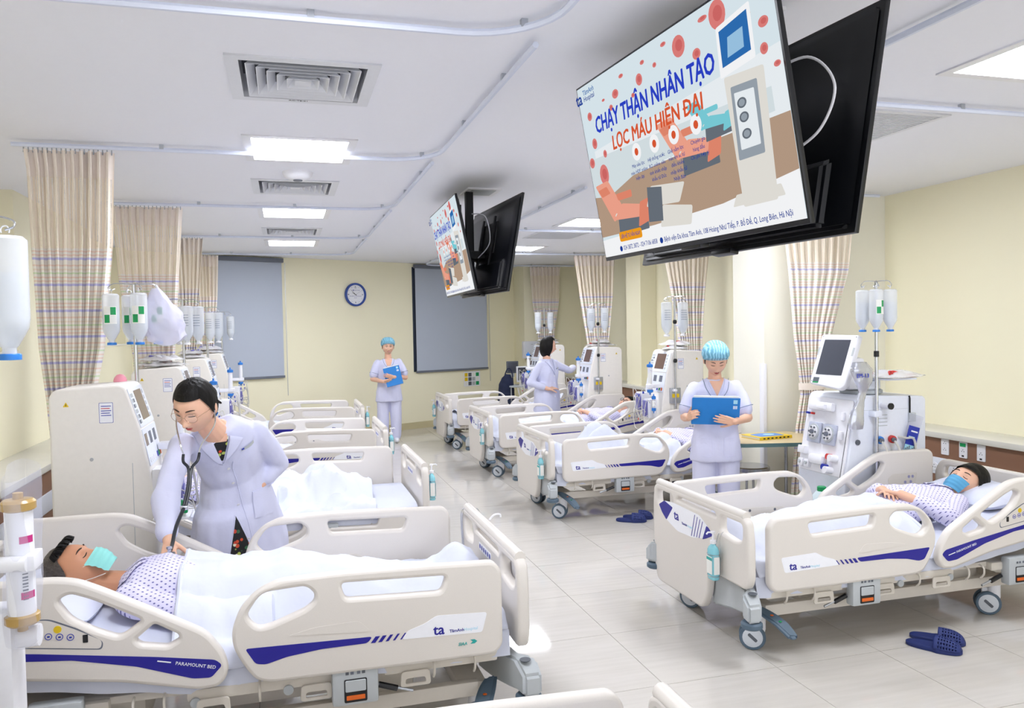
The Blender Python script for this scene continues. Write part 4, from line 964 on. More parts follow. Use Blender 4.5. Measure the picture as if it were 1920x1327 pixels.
        plate('triangle_mark', [[(t-.002, 1.309), (t+.002, 1.309), (t+.001, 1.322), (t-.001, 1.322)]], .0003, Bs @ Matrix.Translation((0, 0, .0005)), BLACK, tr)
        G().lathe([(0, 0), (.009, 0), (.009, .002), (.005, .003), (0, .001)], (s*W, .17, 1.03), 14, axis=(s, 0, 0)).build('panel_lock', ALU, o)
        plate('panel_seam', [rect(min(sx(-.02), sx(-.023)), .2, max(sx(-.02), sx(-.023)), 1.0)], .0003, Bs, GREY, o)
    iv_pole(o, .24, .02, .55, 1.955, [1.70, 1.30], .35)
    G().box((.20, .0, .56), (.26, .04, .60), .006).build('pole_clamp', WHITE, o)
    rr = random.Random(3)
    for k in range(7):
        a = V((rr.uniform(-.15, .18), -.24, rr.uniform(.75, 1.0))); b_ = V((rr.uniform(-.18, .18), -.22, rr.uniform(.5, .9))); m_ = (a+b_)/2+V((rr.uniform(-.06, .06), -.08, -.08))
        G().tube(bez([a, a+V((.02, -.05, .03)), m_, b_+V((0, -.04, -.02)), b_], 7), .0035, 6).build('blood_tube', TUBEM, o)
    for p_, m_ in (((-.02, -.27, .93), DBLUE), ((.06, -.26, .97), DBLUE), ((-.06, -.26, .68), REDP)): G().box((-.012, -.006, -.012), (.012, .006, .012), .003, o=p_).build('line_clamp', m_, o)
    return o
MA = machine_a()
MR = [7.62, 9.70, 11.88]; ML = [2.45, 4.72, 6.97, 9.12, 11.25]
mm = [MA]+[copy_tree(MA) for _ in range(7)]
for o, y, l in zip(mm, MR, ('cream dialysis machine left of the nurse with folder', 'cream dialysis machine the pointing woman reaches for', 'cream dialysis machine mostly hidden behind the pointing woman')):
    o.location = (3.84, y, 0); o.rotation_euler = (0, 0, -PI/2); tag(o, l, 'dialysis machine', 'cream dialysis machines')
for o, y, l in zip(mm[3:], ML, ('white dialysis machine cut by the left edge, holding a bagged filter', 'large cream dialysis machine with pink lamp, left of the leaning doctor', 'cream dialysis machine second in the left row, packets on top', 'cream dialysis machine third in the left row, packets on top', 'cream dialysis machine farthest in the left row before the blind')):
    o.location = (-.80 if y > 3 else -.95, y, 0); o.rotation_euler = (0, 0, PI/2); tag(o, l, 'dialysis machine', 'cream dialysis machines')
M1 = mm[4]; M0 = mm[3]
g = G().lathe([(.035, 0), (.035, .01), (.03, .025), (.018, .04), (0, .045)], (.15, .09, 1.405), 20); g.build('pink_lamp', PINK, M1)
for c in list(M1.children)+list(M0.children):
    if c.name.startswith('dialyzer'): bpy.data.objects.remove(c) if False else None

def bottle(x, y, z, s, label, kind=0, par=None, grp='hanging fluid bottles', ry=0, kk=1):
    """hanging upside-down infusion bottle; z = top (its base loop)"""
    o = empty('infusion_bottle', (x, y, z), ry, label, 'bottle', grp); r = .040*s; h = .175*s
    b = G().lathe([(.0, 0), (r*.8, -.003), (r, -.012), (r, -h), (r*.92, -h-.02*s), (r*.45, -h-.055*s), (r*.34, -h-.06*s), (r*.34, -h-.075*s)], n=24).build('plastic_body', BOTTLE, o)
    G().lathe([(0, -h*.45), (r*.93, -h*.45), (r*.94, -h), (r*.86, -h-.02*s), (r*.3, -h-.055*s), (0, -h-.056*s)], n=20).build('fluid', BOTTLEH, o)
    G().lathe([(r*.5, -h-.072*s), (r*.55, -h-.075*s), (r*.55, -h-.085*s), (0, -h-.086*s)], n=18).build('cap', BLUEP if kind < 2 else WHITE, o)
    G().tube([V((.010*math.cos(t*PI/6), 0, .012+.012*math.sin(t*PI/6))) for t in range(-1, 8)], .002, 5).build('hang_loop', WHITE, o)
    if kind == 1:
        def arc(a0, a1, z0, z1, m, e=1.004): return G().rings([[V((r*e*math.cos(a), r*e*math.sin(a), zz)) for a in [a0+(a1-a0)*t/8 for t in range(9)]] for zz in (z0, z1)], False)
        a0 = -2.3-ry
        q = arc(a0, a0+1.5, -h*.85, -h*.40, None).f
        def strip(nm, a0, a1, z0, z1, m, e):
            g = G(); n = 8
            vs = [V((r*e*math.cos(a0+(a1-a0)*t/n), r*e*math.sin(a0+(a1-a0)*t/n), zz)) for zz in (z0, z1) for t in range(n+1)]
            g.add(vs, [(t, t+1, n+2+t, n+1+t) for t in range(n)]); return g.build(nm, m, o)
        strip('label', a0, a0+1.6, -h*.88, -h*.38, PAPER, 1.006); strip('green_block', a0+.1, a0+.75, -h*.85, -h*.62, GREENP, 1.012); strip('green_block', a0+.85, a0+1.5, -h*.62, -h*.40, GREENP, 1.012)
    elif kind == 2:
        a0 = -2.4-ry; g = G(); n = 8
        for k in range(5):
            vs = [V((r*1.008*math.cos(a0+1.2*t/n), r*1.008*math.sin(a0+1.2*t/n), zz)) for zz in (-h*(.35+.1*k), -h*(.37+.1*k)) for t in range(n+1)]; g.add(vs, [(t, t+1, n+2+t, n+1+t) for t in range(n)])
        g.build('printed_lines', GREYP, o)
    return o
# hooks: pole at local (.24,.02); left machines -> world (loc.x-.02, loc.y+.24), right -> (loc.x+.02, loc.y-.24)
def hooks(px, py, rz, rot=.35):
    return [(px+.122*math.cos(rot+rz+k*PI/2), py+.122*math.sin(rot+rz+k*PI/2)) for k in range(4)]
def hang(o, rz, which, s, kind, names, grp):
    px = o.location.x+(-.02 if rz > 0 else .02); py = o.location.y+(.24 if rz > 0 else -.24); hk = hooks(px, py, rz)
    for w_, nm in zip(which, names): bottle(hk[w_][0], hk[w_][1], 1.915-.012, s, nm, kind[w_] if isinstance(kind, dict) else kind, grp=grp, ry=w_)
order = sorted(range(4), key=lambda k: hooks(0, 0, PI/2)[k][0]); orr = sorted(range(4), key=lambda k: hooks(0, 0, -PI/2)[k][0])
hang(M1, PI/2, order, 1.12, 1, ('green labelled hanging bottle, leftmost at the pink lamp machine', 'green labelled hanging bottle, second from left at pink lamp machine', 'green labelled hanging bottle, third at the pink lamp machine', 'hanging bottle inside the cloudy plastic bag'), 'bottles at first left machine')
hang(mm[5], PI/2, order, 1.25, 2, ('clear bottle hanging leftmost at the second left machine', 'clear bottle hanging second at the second left machine', 'clear bottle hanging third at the second left machine', 'clear bottle hanging rightmost at the second left machine'), 'bottles at second left machine')
hang(mm[6], PI/2, order[2:], 1.3, 2, ('clear bottle hanging left at the third left machine', 'clear bottle hanging right at the third left machine'), 'bottles at third left machine')
hang(mm[7], PI/2, order[3:], 1.25, 2, ('single clear bottle hanging in front of the left blind',), None)
hang(mm[0], -PI/2, orr[:1]+orr[-1:], 1.35, 2, ('white bottle left of the pole at the second right machine', 'white bottle right of the pole at the second right machine'), 'bottles at second right machine')
hang(mm[1], -PI/2, orr, 1.2, 2, ('white bottle hanging leftmost at the third right machine', 'white bottle hanging second at the third right machine', 'white bottle hanging third at the third right machine', 'white bottle hanging rightmost at the third right machine'), 'bottles at third right machine')
hang(mm[2], -PI/2, orr[:1]+orr[-1:], 1.25, 2, ('white bottle above the pointing woman, left of the pole', 'white bottle above the pointing woman, right of the pole'), 'bottles above the pointing woman')
# near-left machine's pole sits outside the frame; its bottles hang at the left edge
g = G(); 
hp = V((-.675, 2.30, 1.955))
tag(bottle(-.675, 2.30, 1.925, 1.22, 'large clear bottle hanging at the left edge of the picture', 0, grp=None))
tag(bottle(-.77, 2.36, 1.925, 1.22, 'clear bottle partly cut by the left picture edge', 0, grp=None))
for c in list(M0.children):
    nm = c.name.split('.')[0]
    if nm in ('bottle_hook', 'pole', 'pole_knob', 'dialyzer', 'drip_chamber', 'holder_arm', 'blood_tube', 'line_clamp', 'pump_housing', 'level_sensor_box', 'yellow_label'):
        for cc in list(c.children): bpy.data.objects.remove(cc)
        bpy.data.objects.remove(c)
iv_pole(M0, -.16, .02, .55, 1.965, [1.62], .4)
for k, (ax, ay) in enumerate(((-.675, 2.30), (-.77, 2.36))):
    a = V((2.45-ay if 0 else ay-2.45, -(ax+.95), 0))      # world -> local of the near-left machine
    G().tube(bez([(-.16, .02, 1.965), (a.x, a.y+.06, 1.975), (a.x, a.y-.012, 1.965), (a.x, a.y-.02, 1.948), (a.x, a.y, 1.938)], 5), .003, 6).build('bottle_hook', CHROME, M0)
# filter in its clear bag, clamped to the near-left machine
fx, fy = V((-.622, 2.25)), 0
lx, ly = 2.25-2.45, -(-.655+.95)
d = G().lathe([(.032, -.14), (.032, .14)], (lx, ly, 1.10), 24).build('filter_cartridge', WPRINT, M0)
for s in (-1, 1): G().lathe([(.033, .0), (.040, .004), (.040, .022), (.034, .028), (.012, .03), (.012, .045), (0, .045)], (lx, ly, 1.10+s*.13), 24, axis=(0, 0, s)).build('amber_end', GOLD, d)
for z in (1.16, 1.02):
    n = 8; vs = [V((lx+.0325*math.cos(a), ly+.0325*math.sin(a), zz)) for zz in (z-.009, z+.009) for a in [-PI*.92+1.1*t/n for t in range(n+1)]]
    G().add(vs, [(t, t+1, n+2+t, n+1+t) for t in range(n)]).build('magenta_label', mat('magenta_%d' % int(z*100), 'C8287F', .4), d)
for k in range(9):
    z = 1.075-.008*k; n = 3; vs = [V((lx+.0325*math.cos(a), ly+.0325*math.sin(a), zz)) for zz in (z-.0015*(1+k % 2), z+.0015) for a in [-PI*.88+.4*t/n for t in range(n+1)]]
    G().add(vs, [(t, t+1, n+2+t, n+1+t) for t in range(n)]).build('barcode_line', GREYP, d)
G().tube([(lx, ly, 1.21), (lx+.05, ly-.01, 1.21)], .009, 10).build('side_port', WHITE, d)
g = G()
def PB(u, v):
    a = 2*PI*u; z = 1.33-.42*v; w_ = .052+.012*math.sin(3*a+z*9)+.008*noise.noise(V((u*5, v*6, 2)))
    return V((lx+.018+1.25*w_*math.cos(a), ly+.7*w_*math.sin(a), z+.02*math.cos(a)))
g.grid(PB, 28, 14).build('clear_filter_bag', BAG, M0)
G().box((lx-.05, ly-.045, 1.085), (lx+.03, ly-.02, 1.125), .006).build('cartridge_clamp', WHITE, M0)
G().tube([(lx-.02, ly+.16, 1.105), (lx-.045, ly-.03, 1.105)], .02, 12).build('clamp_arm', WHITE, M0)
G().box((-.215, -.275, .30), (-.10, -.12, .98), .02).build('front_module', WHITE, M0)
G().tube([(-.17, -.2, .90), (-.17, -.325, .90)], .028, 16).build('rotary_knob', WHITE, M0)
G().box((-.22, -.32, .985), (-.19, -.285, 1.04), .004).build('purple_clip', PURPLE, M0)

def packet(x, y, z, rz, w_, d_, h_, label, grp='wrapped tubing packets', red=True, seed=1):
    o = empty('tubing_packet', (x, y, z), rz, label, 'packet', grp)
    def P(u, v):
        X_, Y_ = (u-.5)*w_, (v-.5)*d_; e = max(0, 1-(2*abs(u-.5))**4)*max(0, 1-(2*abs(v-.5))**4)
        return V((X_, Y_, .004+h_*e*(.75+.5*noise.noise(V((u*4, v*4, seed*3.1))))+.008*noise.noise(V((u*9, v*9, seed)))+.006))
    G().grid(P, 20, 16).build('plastic_film', PACK, o)
    G().grid(lambda u, v: V(((u-.5)*w_*.95, (v-.5)*d_*.95, .003)), 2, 2).build('paper_backing', PAPER, o)
    rr = random.Random(seed)
    for k in range(4):
        p = V((rr.uniform(-.3, .3)*w_, rr.uniform(-.3, .3)*d_, h_*.9))
        G().tube(bez([p+V((-.03, 0, -.01)), p+V((0, .02, .004)), p+V((.035, -.005, -.006))], 5), .008, 7).build('coiled_line', (REDP if red else PURPLE) if k % 2 == 0 else PACK, o)
    G().box((-.03*1, -.02, -.0), (.03, .02, .003), 0, o=(w_*.2, -d_*.3, h_*.4)).build('printed_strip', REDP, o, False)
    return o
for k, (o_, dx, dy, s_) in enumerate(((mm[0], .15, 0, 1), (mm[1], .15, 0, 2), (mm[2], .15, 0, 3), (mm[5], -.17, 0, 4), (mm[6], -.17, 0, 5), (mm[7], -.17, 0, 6))):
    n_ = ('second right', 'third right', 'farthest right', 'second left', 'third left', 'farthest left')[k]
    packet(o_.location.x+dx, o_.location.y+dy, 1.41, s_, .34, .27, .04, 'plastic wrapped tubing packet lying on the %s dialysis machine' % n_, seed=k+1)
    packet(o_.location.x+dx, o_.location.y+dy, 1.452, s_*2.2, .30, .24, .045, 'plastic wrapped tubing packet stacked uppermost on the %s machine' % n_, seed=k+21, red=k < 3)
# cloudy plastic bag hanging at the pink lamp machine's pole
px, py = M1.location.x-.02+.09, M1.location.y+.24
o = empty('plastic_bag', (px+.03, py-.03, 1.93), 0, 'cloudy crumpled plastic bag hanging over bottles above the pink lamp', 'bag')
def PBg(u, v):
    a = 2*PI*u; r = .02+.085*math.sin(min(1, v*1.3)*PI/2)+.018*noise.noise(V((math.cos(a)*2, math.sin(a)*2, v*5)))*v*2
    return V((r*1.05*math.cos(a)+.05*v, r*.6*math.sin(a), -.30*v+.03*v*math.cos(a*2)))
G().grid(PBg, 30, 18).build('bag_film', glassy('cloudy_film', 'E3E2F8', .55, .25), o)
G().tube(bez([(.0, 0, .02), (.02, 0, -.02), (.03, 0, -.05)], 5), .008, 7).build('bag_knot', PACK, o)

G().box((-.30, -.30, .70), (-.10, -.12, .715), .006).build('tray', WHITE, M1); G().box((-.27, -.28, .715), (-.15, -.16, .75), .01).build('tray_holder', CREAM, M1); G().box((-.29, -.29, .73), (-.265, -.25, .80), .008).build('green_clip', GREENP, M1)
o = empty('junction_box', (-1.70, 5.02, .80), 0, 'small black box with yellow warning triangle on the left ledge', 'box'); G().box((-.02, -.06, 0), (.12, .06, .14), .006).build('housing', BLACKM, o); plate('warning_triangle', [fillet([(.03, .07), (.09, .07), (.06, .12)], .006)], .0006, basis((0, -.0606, 0), (1, 0, 0), (0, 0, 1)), YELP, o)
# ---- white machine of another make beside the masked woman
o = empty('dialysis_machine', (3.66, 4.69, 0), -PI/2, 'tall white dialysis machine with tilted monitor beside the masked woman', 'dialysis machine'); MB_ = o
W = .25
pr = [(.56, .30), (.56, 1.13), (.54, 1.15), (.03, 1.17), (.0, 1.15), (-.10, .62), (-.10, .45), (.0, .40), (.05, .30)]
plate('cabinet', [fillet(pr, .015)], W, basis((0, 0, 0), (0, 1, 0), (0, 0, 1)), COOLW, o, .01)
G().box((-W, -.02, .10), (W, .56, .32), .02).build('base', COOLW, o)
G().box((-W, -.16, .24), (W, .0, .28), .01).build('canister_shelf', COOLW, o)
for x in (-.2, .2):
    for y in (.03, .5): G().lathe([(0, -.016), (.045, -.016), (.05, 0), (.045, .016), (0, .016)], (x, y, .05), 18, axis=(1, 0, 0)).build('caster_wheel', DGREY, o)
u = V((0, .10, .53)).normalized(); BF = basis((0, -.10, .62), (1, 0, 0), u)
Tn = Matrix.Translation
fr = plate('front_panel', [rect(-.235, .0, .235, .525, .02)], .006, BF @ Tn((0, 0, .006)), WHITE, o, .004)
def onf(nm, x0, y0, x1, y1, d0, d1, m, r=.006, p=None):
    g = G().box((x0, y0, d0), (x1, y1, d1), r); g.v = [tuple(BF @ V(q)) for q in g.v]; return g.build(nm, m, p or fr)
def disc(nm, x, y, r, d0, d1, m, p=None):
    g = G().lathe([(0, d0), (r, d0), (r, d1), (0, d1)], (x, y, 0), 22); g.v = [tuple(BF @ V(q)) for q in g.v]; return g.build(nm, m, p or fr)
PUMPW = mat('pump_window', 'B9BECF', .2)
onf('top_module', -.19, .43, .07, .49, .01, .05, WHITE, .015); onf('top_latch', -.06, .44, .02, .475, .04, .075, WHITE, .01)
for x, m_ in ((-.20, DBLUE), (-.15, REDP)): onf('coupling_stub', x-.012, .395, x+.012, .41, .01, .035, m_, .004)
for x in (-.10, .055):
    p = onf('pump_cover', x-.068, .20, x+.068, .345, .01, .03, PUMPW, .01)
    disc('pump_rotor', x, .275, .058, .03, .036, GREY, p); disc('pump_ring', x, .275, .045, .036, .042, WHITE, p); disc('pump_hub', x, .275, .016, .042, .055, GREYP, p)
    for a in range(6): disc('roller', x+.034*math.cos(a*PI/3), .275+.034*math.sin(a*PI/3), .007, .042, .048, DGREY, p)
onf('side_clip', .145, .25, .185, .31, .01, .03, WHITE); onf('side_clip', .15, .38, .18, .44, .01, .03, WHITE)
onf('connector_block', -.225, .11, -.15, .165, .01, .05, WHITE); onf('connector_block', -.215, .02, -.165, .075, .01, .04, WHITE); onf('connector_block', -.145, .02, -.095, .075, .01, .04, WHITE)
for x in (-.19, -.12): disc('port', x, .05, .012, .04, .052, GREY)
onf('drum_cover', -.09, .055, .06, .125, .01, .06, WHITE, .025)
disc('red_coupling', .10, .125, .02, .01, .05, REDP); disc('coupling_cap', .15, .12, .024, .01, .07, WHITE); disc('blue_coupling', .07, .05, .02, .01, .05, DBLUE); disc('coupling_cap', .12, .035, .024, .01, .07, WHITE)
onf('vertical_seam', .212, .0, .216, .40, .012, .0135, BLACK, 0)
g = G().box((.17, -.03, .43), (.235, .05, .52), .01).build('latch_block', GREY, o)
# side panel details (side facing the camera is local +x)
BS = basis((W+.0004, 0, 0), (0, 1, 0), (0, 0, 1))
s_ = plate('port_plate', [circ(.22, .85, .085, 28, .05)], .003, BS, WHITE, o)
for y, m_ in ((.17, BLUEP), (.27, REDP)):
    c_ = G().lathe([(.0, 0), (.02, 0), (.026, .006), (.026, .035), (.02, .04), (0, .04)], (W, y, .87), 18, axis=(1, -.4, 0)).build('fluid_coupling', m_, o); G().lathe([(0, .04), (.014, .04), (.016, .06), (0, .065)], (W, y, .87), 14, axis=(1, -.4, 0)).build('coupling_tip', DGREY, c_)
    G().tube(bez([(W+.05, y-.02, .87), (W+.09, y, .78), (W+.08, y+.03, .55), (W+.02, y+.02, .42)], 6), .008, 8).build('fluid_hose', TUBEM, o)
G().tube(bez([(W, .33, .88), (W+.04, .36, .875), (W+.05, .42, .85), (W+.03, .45, .62)], 6), .008, 8).build('fluid_hose', TUBEM, o)
G().lathe([(0, 0), (.018, 0), (.018, .008), (0, .008)], (W, -.0, .86), 16, axis=(1, 0, 0)).build('grey_button', DGREY, o)
for k in range(4): plate('vent_slit', [rect(.16, .96+.024*k, .24, .965+.024*k)], .0008, BS, GREY, o)
plate('panel_edge', [rect(.02, 1.07, .41, 1.0715)], .0006, BS, GREY, o); plate('panel_edge', [rect(.41, .42, .4115, 1.14)], .0006, BS, GREY, o)
plate('warning_triangle', [[(.19, .745), (.22, .745), (.205, .773)]], .0006, BS, YELP, o)
G().tube([(W-.0, .42, 1.155), (W+.006, .42, 1.14), (W+.006, .42, 1.04)], .006, 6).build('black_cable', BLACK, o); G().box((W, .41, .98), (W+.02, .46, 1.04), .004).build('cable_clip', GREY, o)
G().tube([(W+.0, .20, 1.10), (W+.075, .20, 1.10)], .02, 14).build('pole_knob', WHITE, o); G().lathe([(.0, 0), (.022, 0), (.022, .01), (0, .01)], (W+.075, .20, 1.10), 14, axis=(1, 0, 0)).build('knob_cap', BLACK, o)
iv_pole(o, W+.04, .12, .42, 1.93, [], -.71, .68); G().lathe([(.014, -.02), (.017, -.018), (.017, .018), (.014, .02)], (W+.04, .12, 1.45), 14).build('height_collar', BLACK, o)
G().box((W-.01, .09, 1.03), (W+.06, .15, 1.07), .008).build('pole_bracket', COOLW, o); G().box((W-.01, .09, .40), (W+.06, .15, .50), .01).build('pole_bracket', COOLW, o)
# monitor on its turntable
G().lathe([(.13, 1.165), (.14, 1.17), (.14, 1.19), (.12, 1.20)], (.02, .22, 0), 30).build('turntable_ring', GREY, o)
G().lathe([(.12, 1.20), (.125, 1.205), (.125, 1.255), (.11, 1.265), (0, 1.265)], (.02, .22, 0), 30).build('monitor_base', COOLW, o)
um = V((0, .12, .36)).normalized(); BMo = basis((.01, -.05, 1.20), V((1, .10, 0)).normalized(), um)
mo = plate('monitor', [fillet([(-.165, .03), (.135, .0), (.175, .03), (.175, .39), (-.17, .395)], .02)], .02, BMo, WHITE, o, .01)
plate('display', [rect(-.125, .10, .115, .355, .004)], .001, BMo @ Tn((0, 0, .0205)), SCREEND, mo)
plate('brand_patch', [rect(-.135, .045, -.08, .078)], .0006, BMo @ Tn((0, 0, .0205)), DGREY, mo); plate('brand_patch', [rect(-.135, .038, -.08, .047)], .0006, BMo @ Tn((0, 0, .021)), GREENP, mo)
for x, y in ((-.15, .38), (.155, .375), (-.145, .05)): plate('corner_screw', [circ(x, y, .004, 8)], .0006, BMo @ Tn((0, 0, .0205)), GREYP, mo)
for x in (-.155, .16): plate('grip_slot', [rect(x-.008, .24, x+.008, .30, .004)], .0008, BMo @ Tn((0, 0, .0203)), GREY, mo)
G().box((-.10, .03, 1.20), (.14, .16, 1.42), .03).build('monitor_back', WHITE, o)
G().box((-.12, .20, 1.268), (.30, .44, 1.28), .005).build('top_tray', COOLW, o)
packet(4.0, 4.50, 1.281, .3, .36, .26, .045, 'plastic packet with red and blue clamps on the white machine tray', None, seed=31)
packet(4.06, 4.46, 1.275, 1.3, .01, .01, .001, 'x', None) if 0 else None
# silver foil sack hanging on the pole
o = empty('foil_bag', (3.62, 4.37, 1.28), 0, 'silver foil sack marked EM-13 hanging in front of the white machine', 'foil bag')
def PF(u, v):
    a = 2*PI*u; prof = [(.0, .05), (.12, .085), (.3, .065), (.45, .028), (.6, .03), (.75, .05), (.9, .06), (1, .05)]
    for (t0, r0), (t1, r1) in zip(prof, prof[1:]):
        if v <= t1: r = r0+(r1-r0)*(v-t0)/(t1-t0); break
    r += .008*noise.noise(V((math.cos(a)*2.5, math.sin(a)*2.5, v*8)))
    return V((r*math.cos(a)+.03*math.sin(v*5), r*.4*math.sin(a), .12-.44*v))
gm = G().grid(PF, 36, 26); gm.build('foil', SILVER, o)
text('EM-13', .038, basis((-.05, -.0345, .02), (1, 0, 0), (0, 0, 1)), DBLUE, o, .02)
# blue leaflet in a clear pouch
o = empty('leaflet_pouch', (4.08, 4.415, .88), 0, 'blue city leaflet in a clear pouch hanging on the white machine', 'leaflet')
Bl = basis((0, 0, 0), V((.96, 0, -.28)), V((.28, 0, .96)))
plate('clear_pouch', [rect(-.055, -.12, .055, .15, .006)], .002, Bl, BAG, o); plate('leaflet', [rect(-.045, -.115, .045, .07)], .001, Bl @ Tn((0, 0, .003)), DBLUE, o)
plate('printed_picture', [rect(-.045, -.115, .045, -.06)], .0005, Bl @ Tn((0, 0, .0045)), CYANP, o); plate('printed_title', [rect(-.02, .03, .035, .04)], .0004, Bl @ Tn((0, 0, .0045)), WPRINT, o); plate('printed_title', [rect(-.03, -.01, .02, .0)], .0004, Bl @ Tn((0, 0, .0045)), CYANP, o)
for k in range(6): plate('printed_tower', [rect(-.04+.014*k, -.112, -.031+.014*k, -.085+.01*((k*7) % 3))], .0004, Bl @ Tn((0, 0, .005)), GREYP, o)
hk = [(3.60+.122*math.cos(.1-PI/2+k*PI/2), 4.40+.122*math.sin(.1-PI/2+k*PI/2)) for k in range(4)]
pxw, pyw = 3.66+.12, 4.69-W-.04
hk = [(pxw+.083*math.cos(-.71-PI/2+k*PI/2), pyw+.083*math.sin(-.71-PI/2+k*PI/2)) for k in range(4)]
oo = sorted(range(4), key=lambda k: hk[k][0]*.76-hk[k][1]*.65)
for k, nm in zip((oo[0], oo[2] if hk[oo[2]][1] < hk[oo[1]][1] else oo[1], oo[3]), ('clear bottle left on the white machine pole', 'green labelled bottle in the middle of the white machine pole', 'clear bottle right on the white machine pole')):
    bottle(hk[k][0], hk[k][1], 1.878, 1.08, nm, 1 if 'green' in nm else 0, grp='bottles at the white machine', ry=.35 if 'green' in nm else k)
# canister
o = empty('canister', (3.50, 4.60, .281), .3, 'translucent white canister with green cap below the white machine', 'canister')
G().box((-.075, -.055, 0), (.075, .055, .19), .02).build('body', JUG, o); G().rings([[V((x*q, y*q, z)) for x, y in ((-.07, -.05), (.07, -.05), (.07, .05), (-.07, .05))] for q, z in ((1, .185), (.45, .235))]).build('shoulder', JUG, o)
G().lathe([(.028, .23), (.03, .235), (.03, .262), (.026, .266), (0, .266)], n=20).build('green_cap', GREENP, o)

# ------------------------------------------------------------------ people
from mathutils.bvhtree import BVHTree
HA, HB, HH = .079, .094, .110
def hj(z): t = max(0, -z/HH); return 1-.34*t**1.6
FEAT = [(0, -.040, .023, .012, .012), (0, -.018, .008, .0075, .020), (-.031, .001, -.011, .016, .011), (.031, .001, -.011, .016, .011), (-.03, .022, .003, .02, .007), (.03, .022, .003, .02, .007),
        (-.043, -.032, .004, .016, .016), (.043, -.032, .004, .016, .016), (0, -.0645, .007, .02, .010), (0, -.0585, -.001, .02, .003), (0, -.098, .009, .018, .014), (-.011, -.044, .005, .006, .006), (.011, -.044, .005, .006, .006)]
def fy(x, z):
    u = x/(HA*hj(z)); w_ = z/HH; q = max(0, 1-abs(u)**2.2-w_*w_)
    y = -HB*q**.5*(1+0.02)
    for fx_, fz, A, sx, sz in FEAT: y -= A*math.exp(-((x-fx_)/sx)**2-((z-fz)/sz)**2)
    return y
def head_pts(k=1, nlat=48, nlon=64):
    rs = []
    for i in range(nlat+1):
        t = PI*i/nlat; dz = -math.cos(t); st = max(math.sin(t), .01); ring = []
        for j in range(nlon):
            a = 2*PI*j/nlon; dx, dy = st*math.sin(a), -st*math.cos(a); z = HH*dz; x = HA*hj(z)*dx
            if dy < 0: y = fy(x, z)
            else: y = HB*dy*(1-.35*max(0, -dz)**1.3)*1.02
            ring.append(V((x, y, z)))
        rs.append(ring)
    return rs
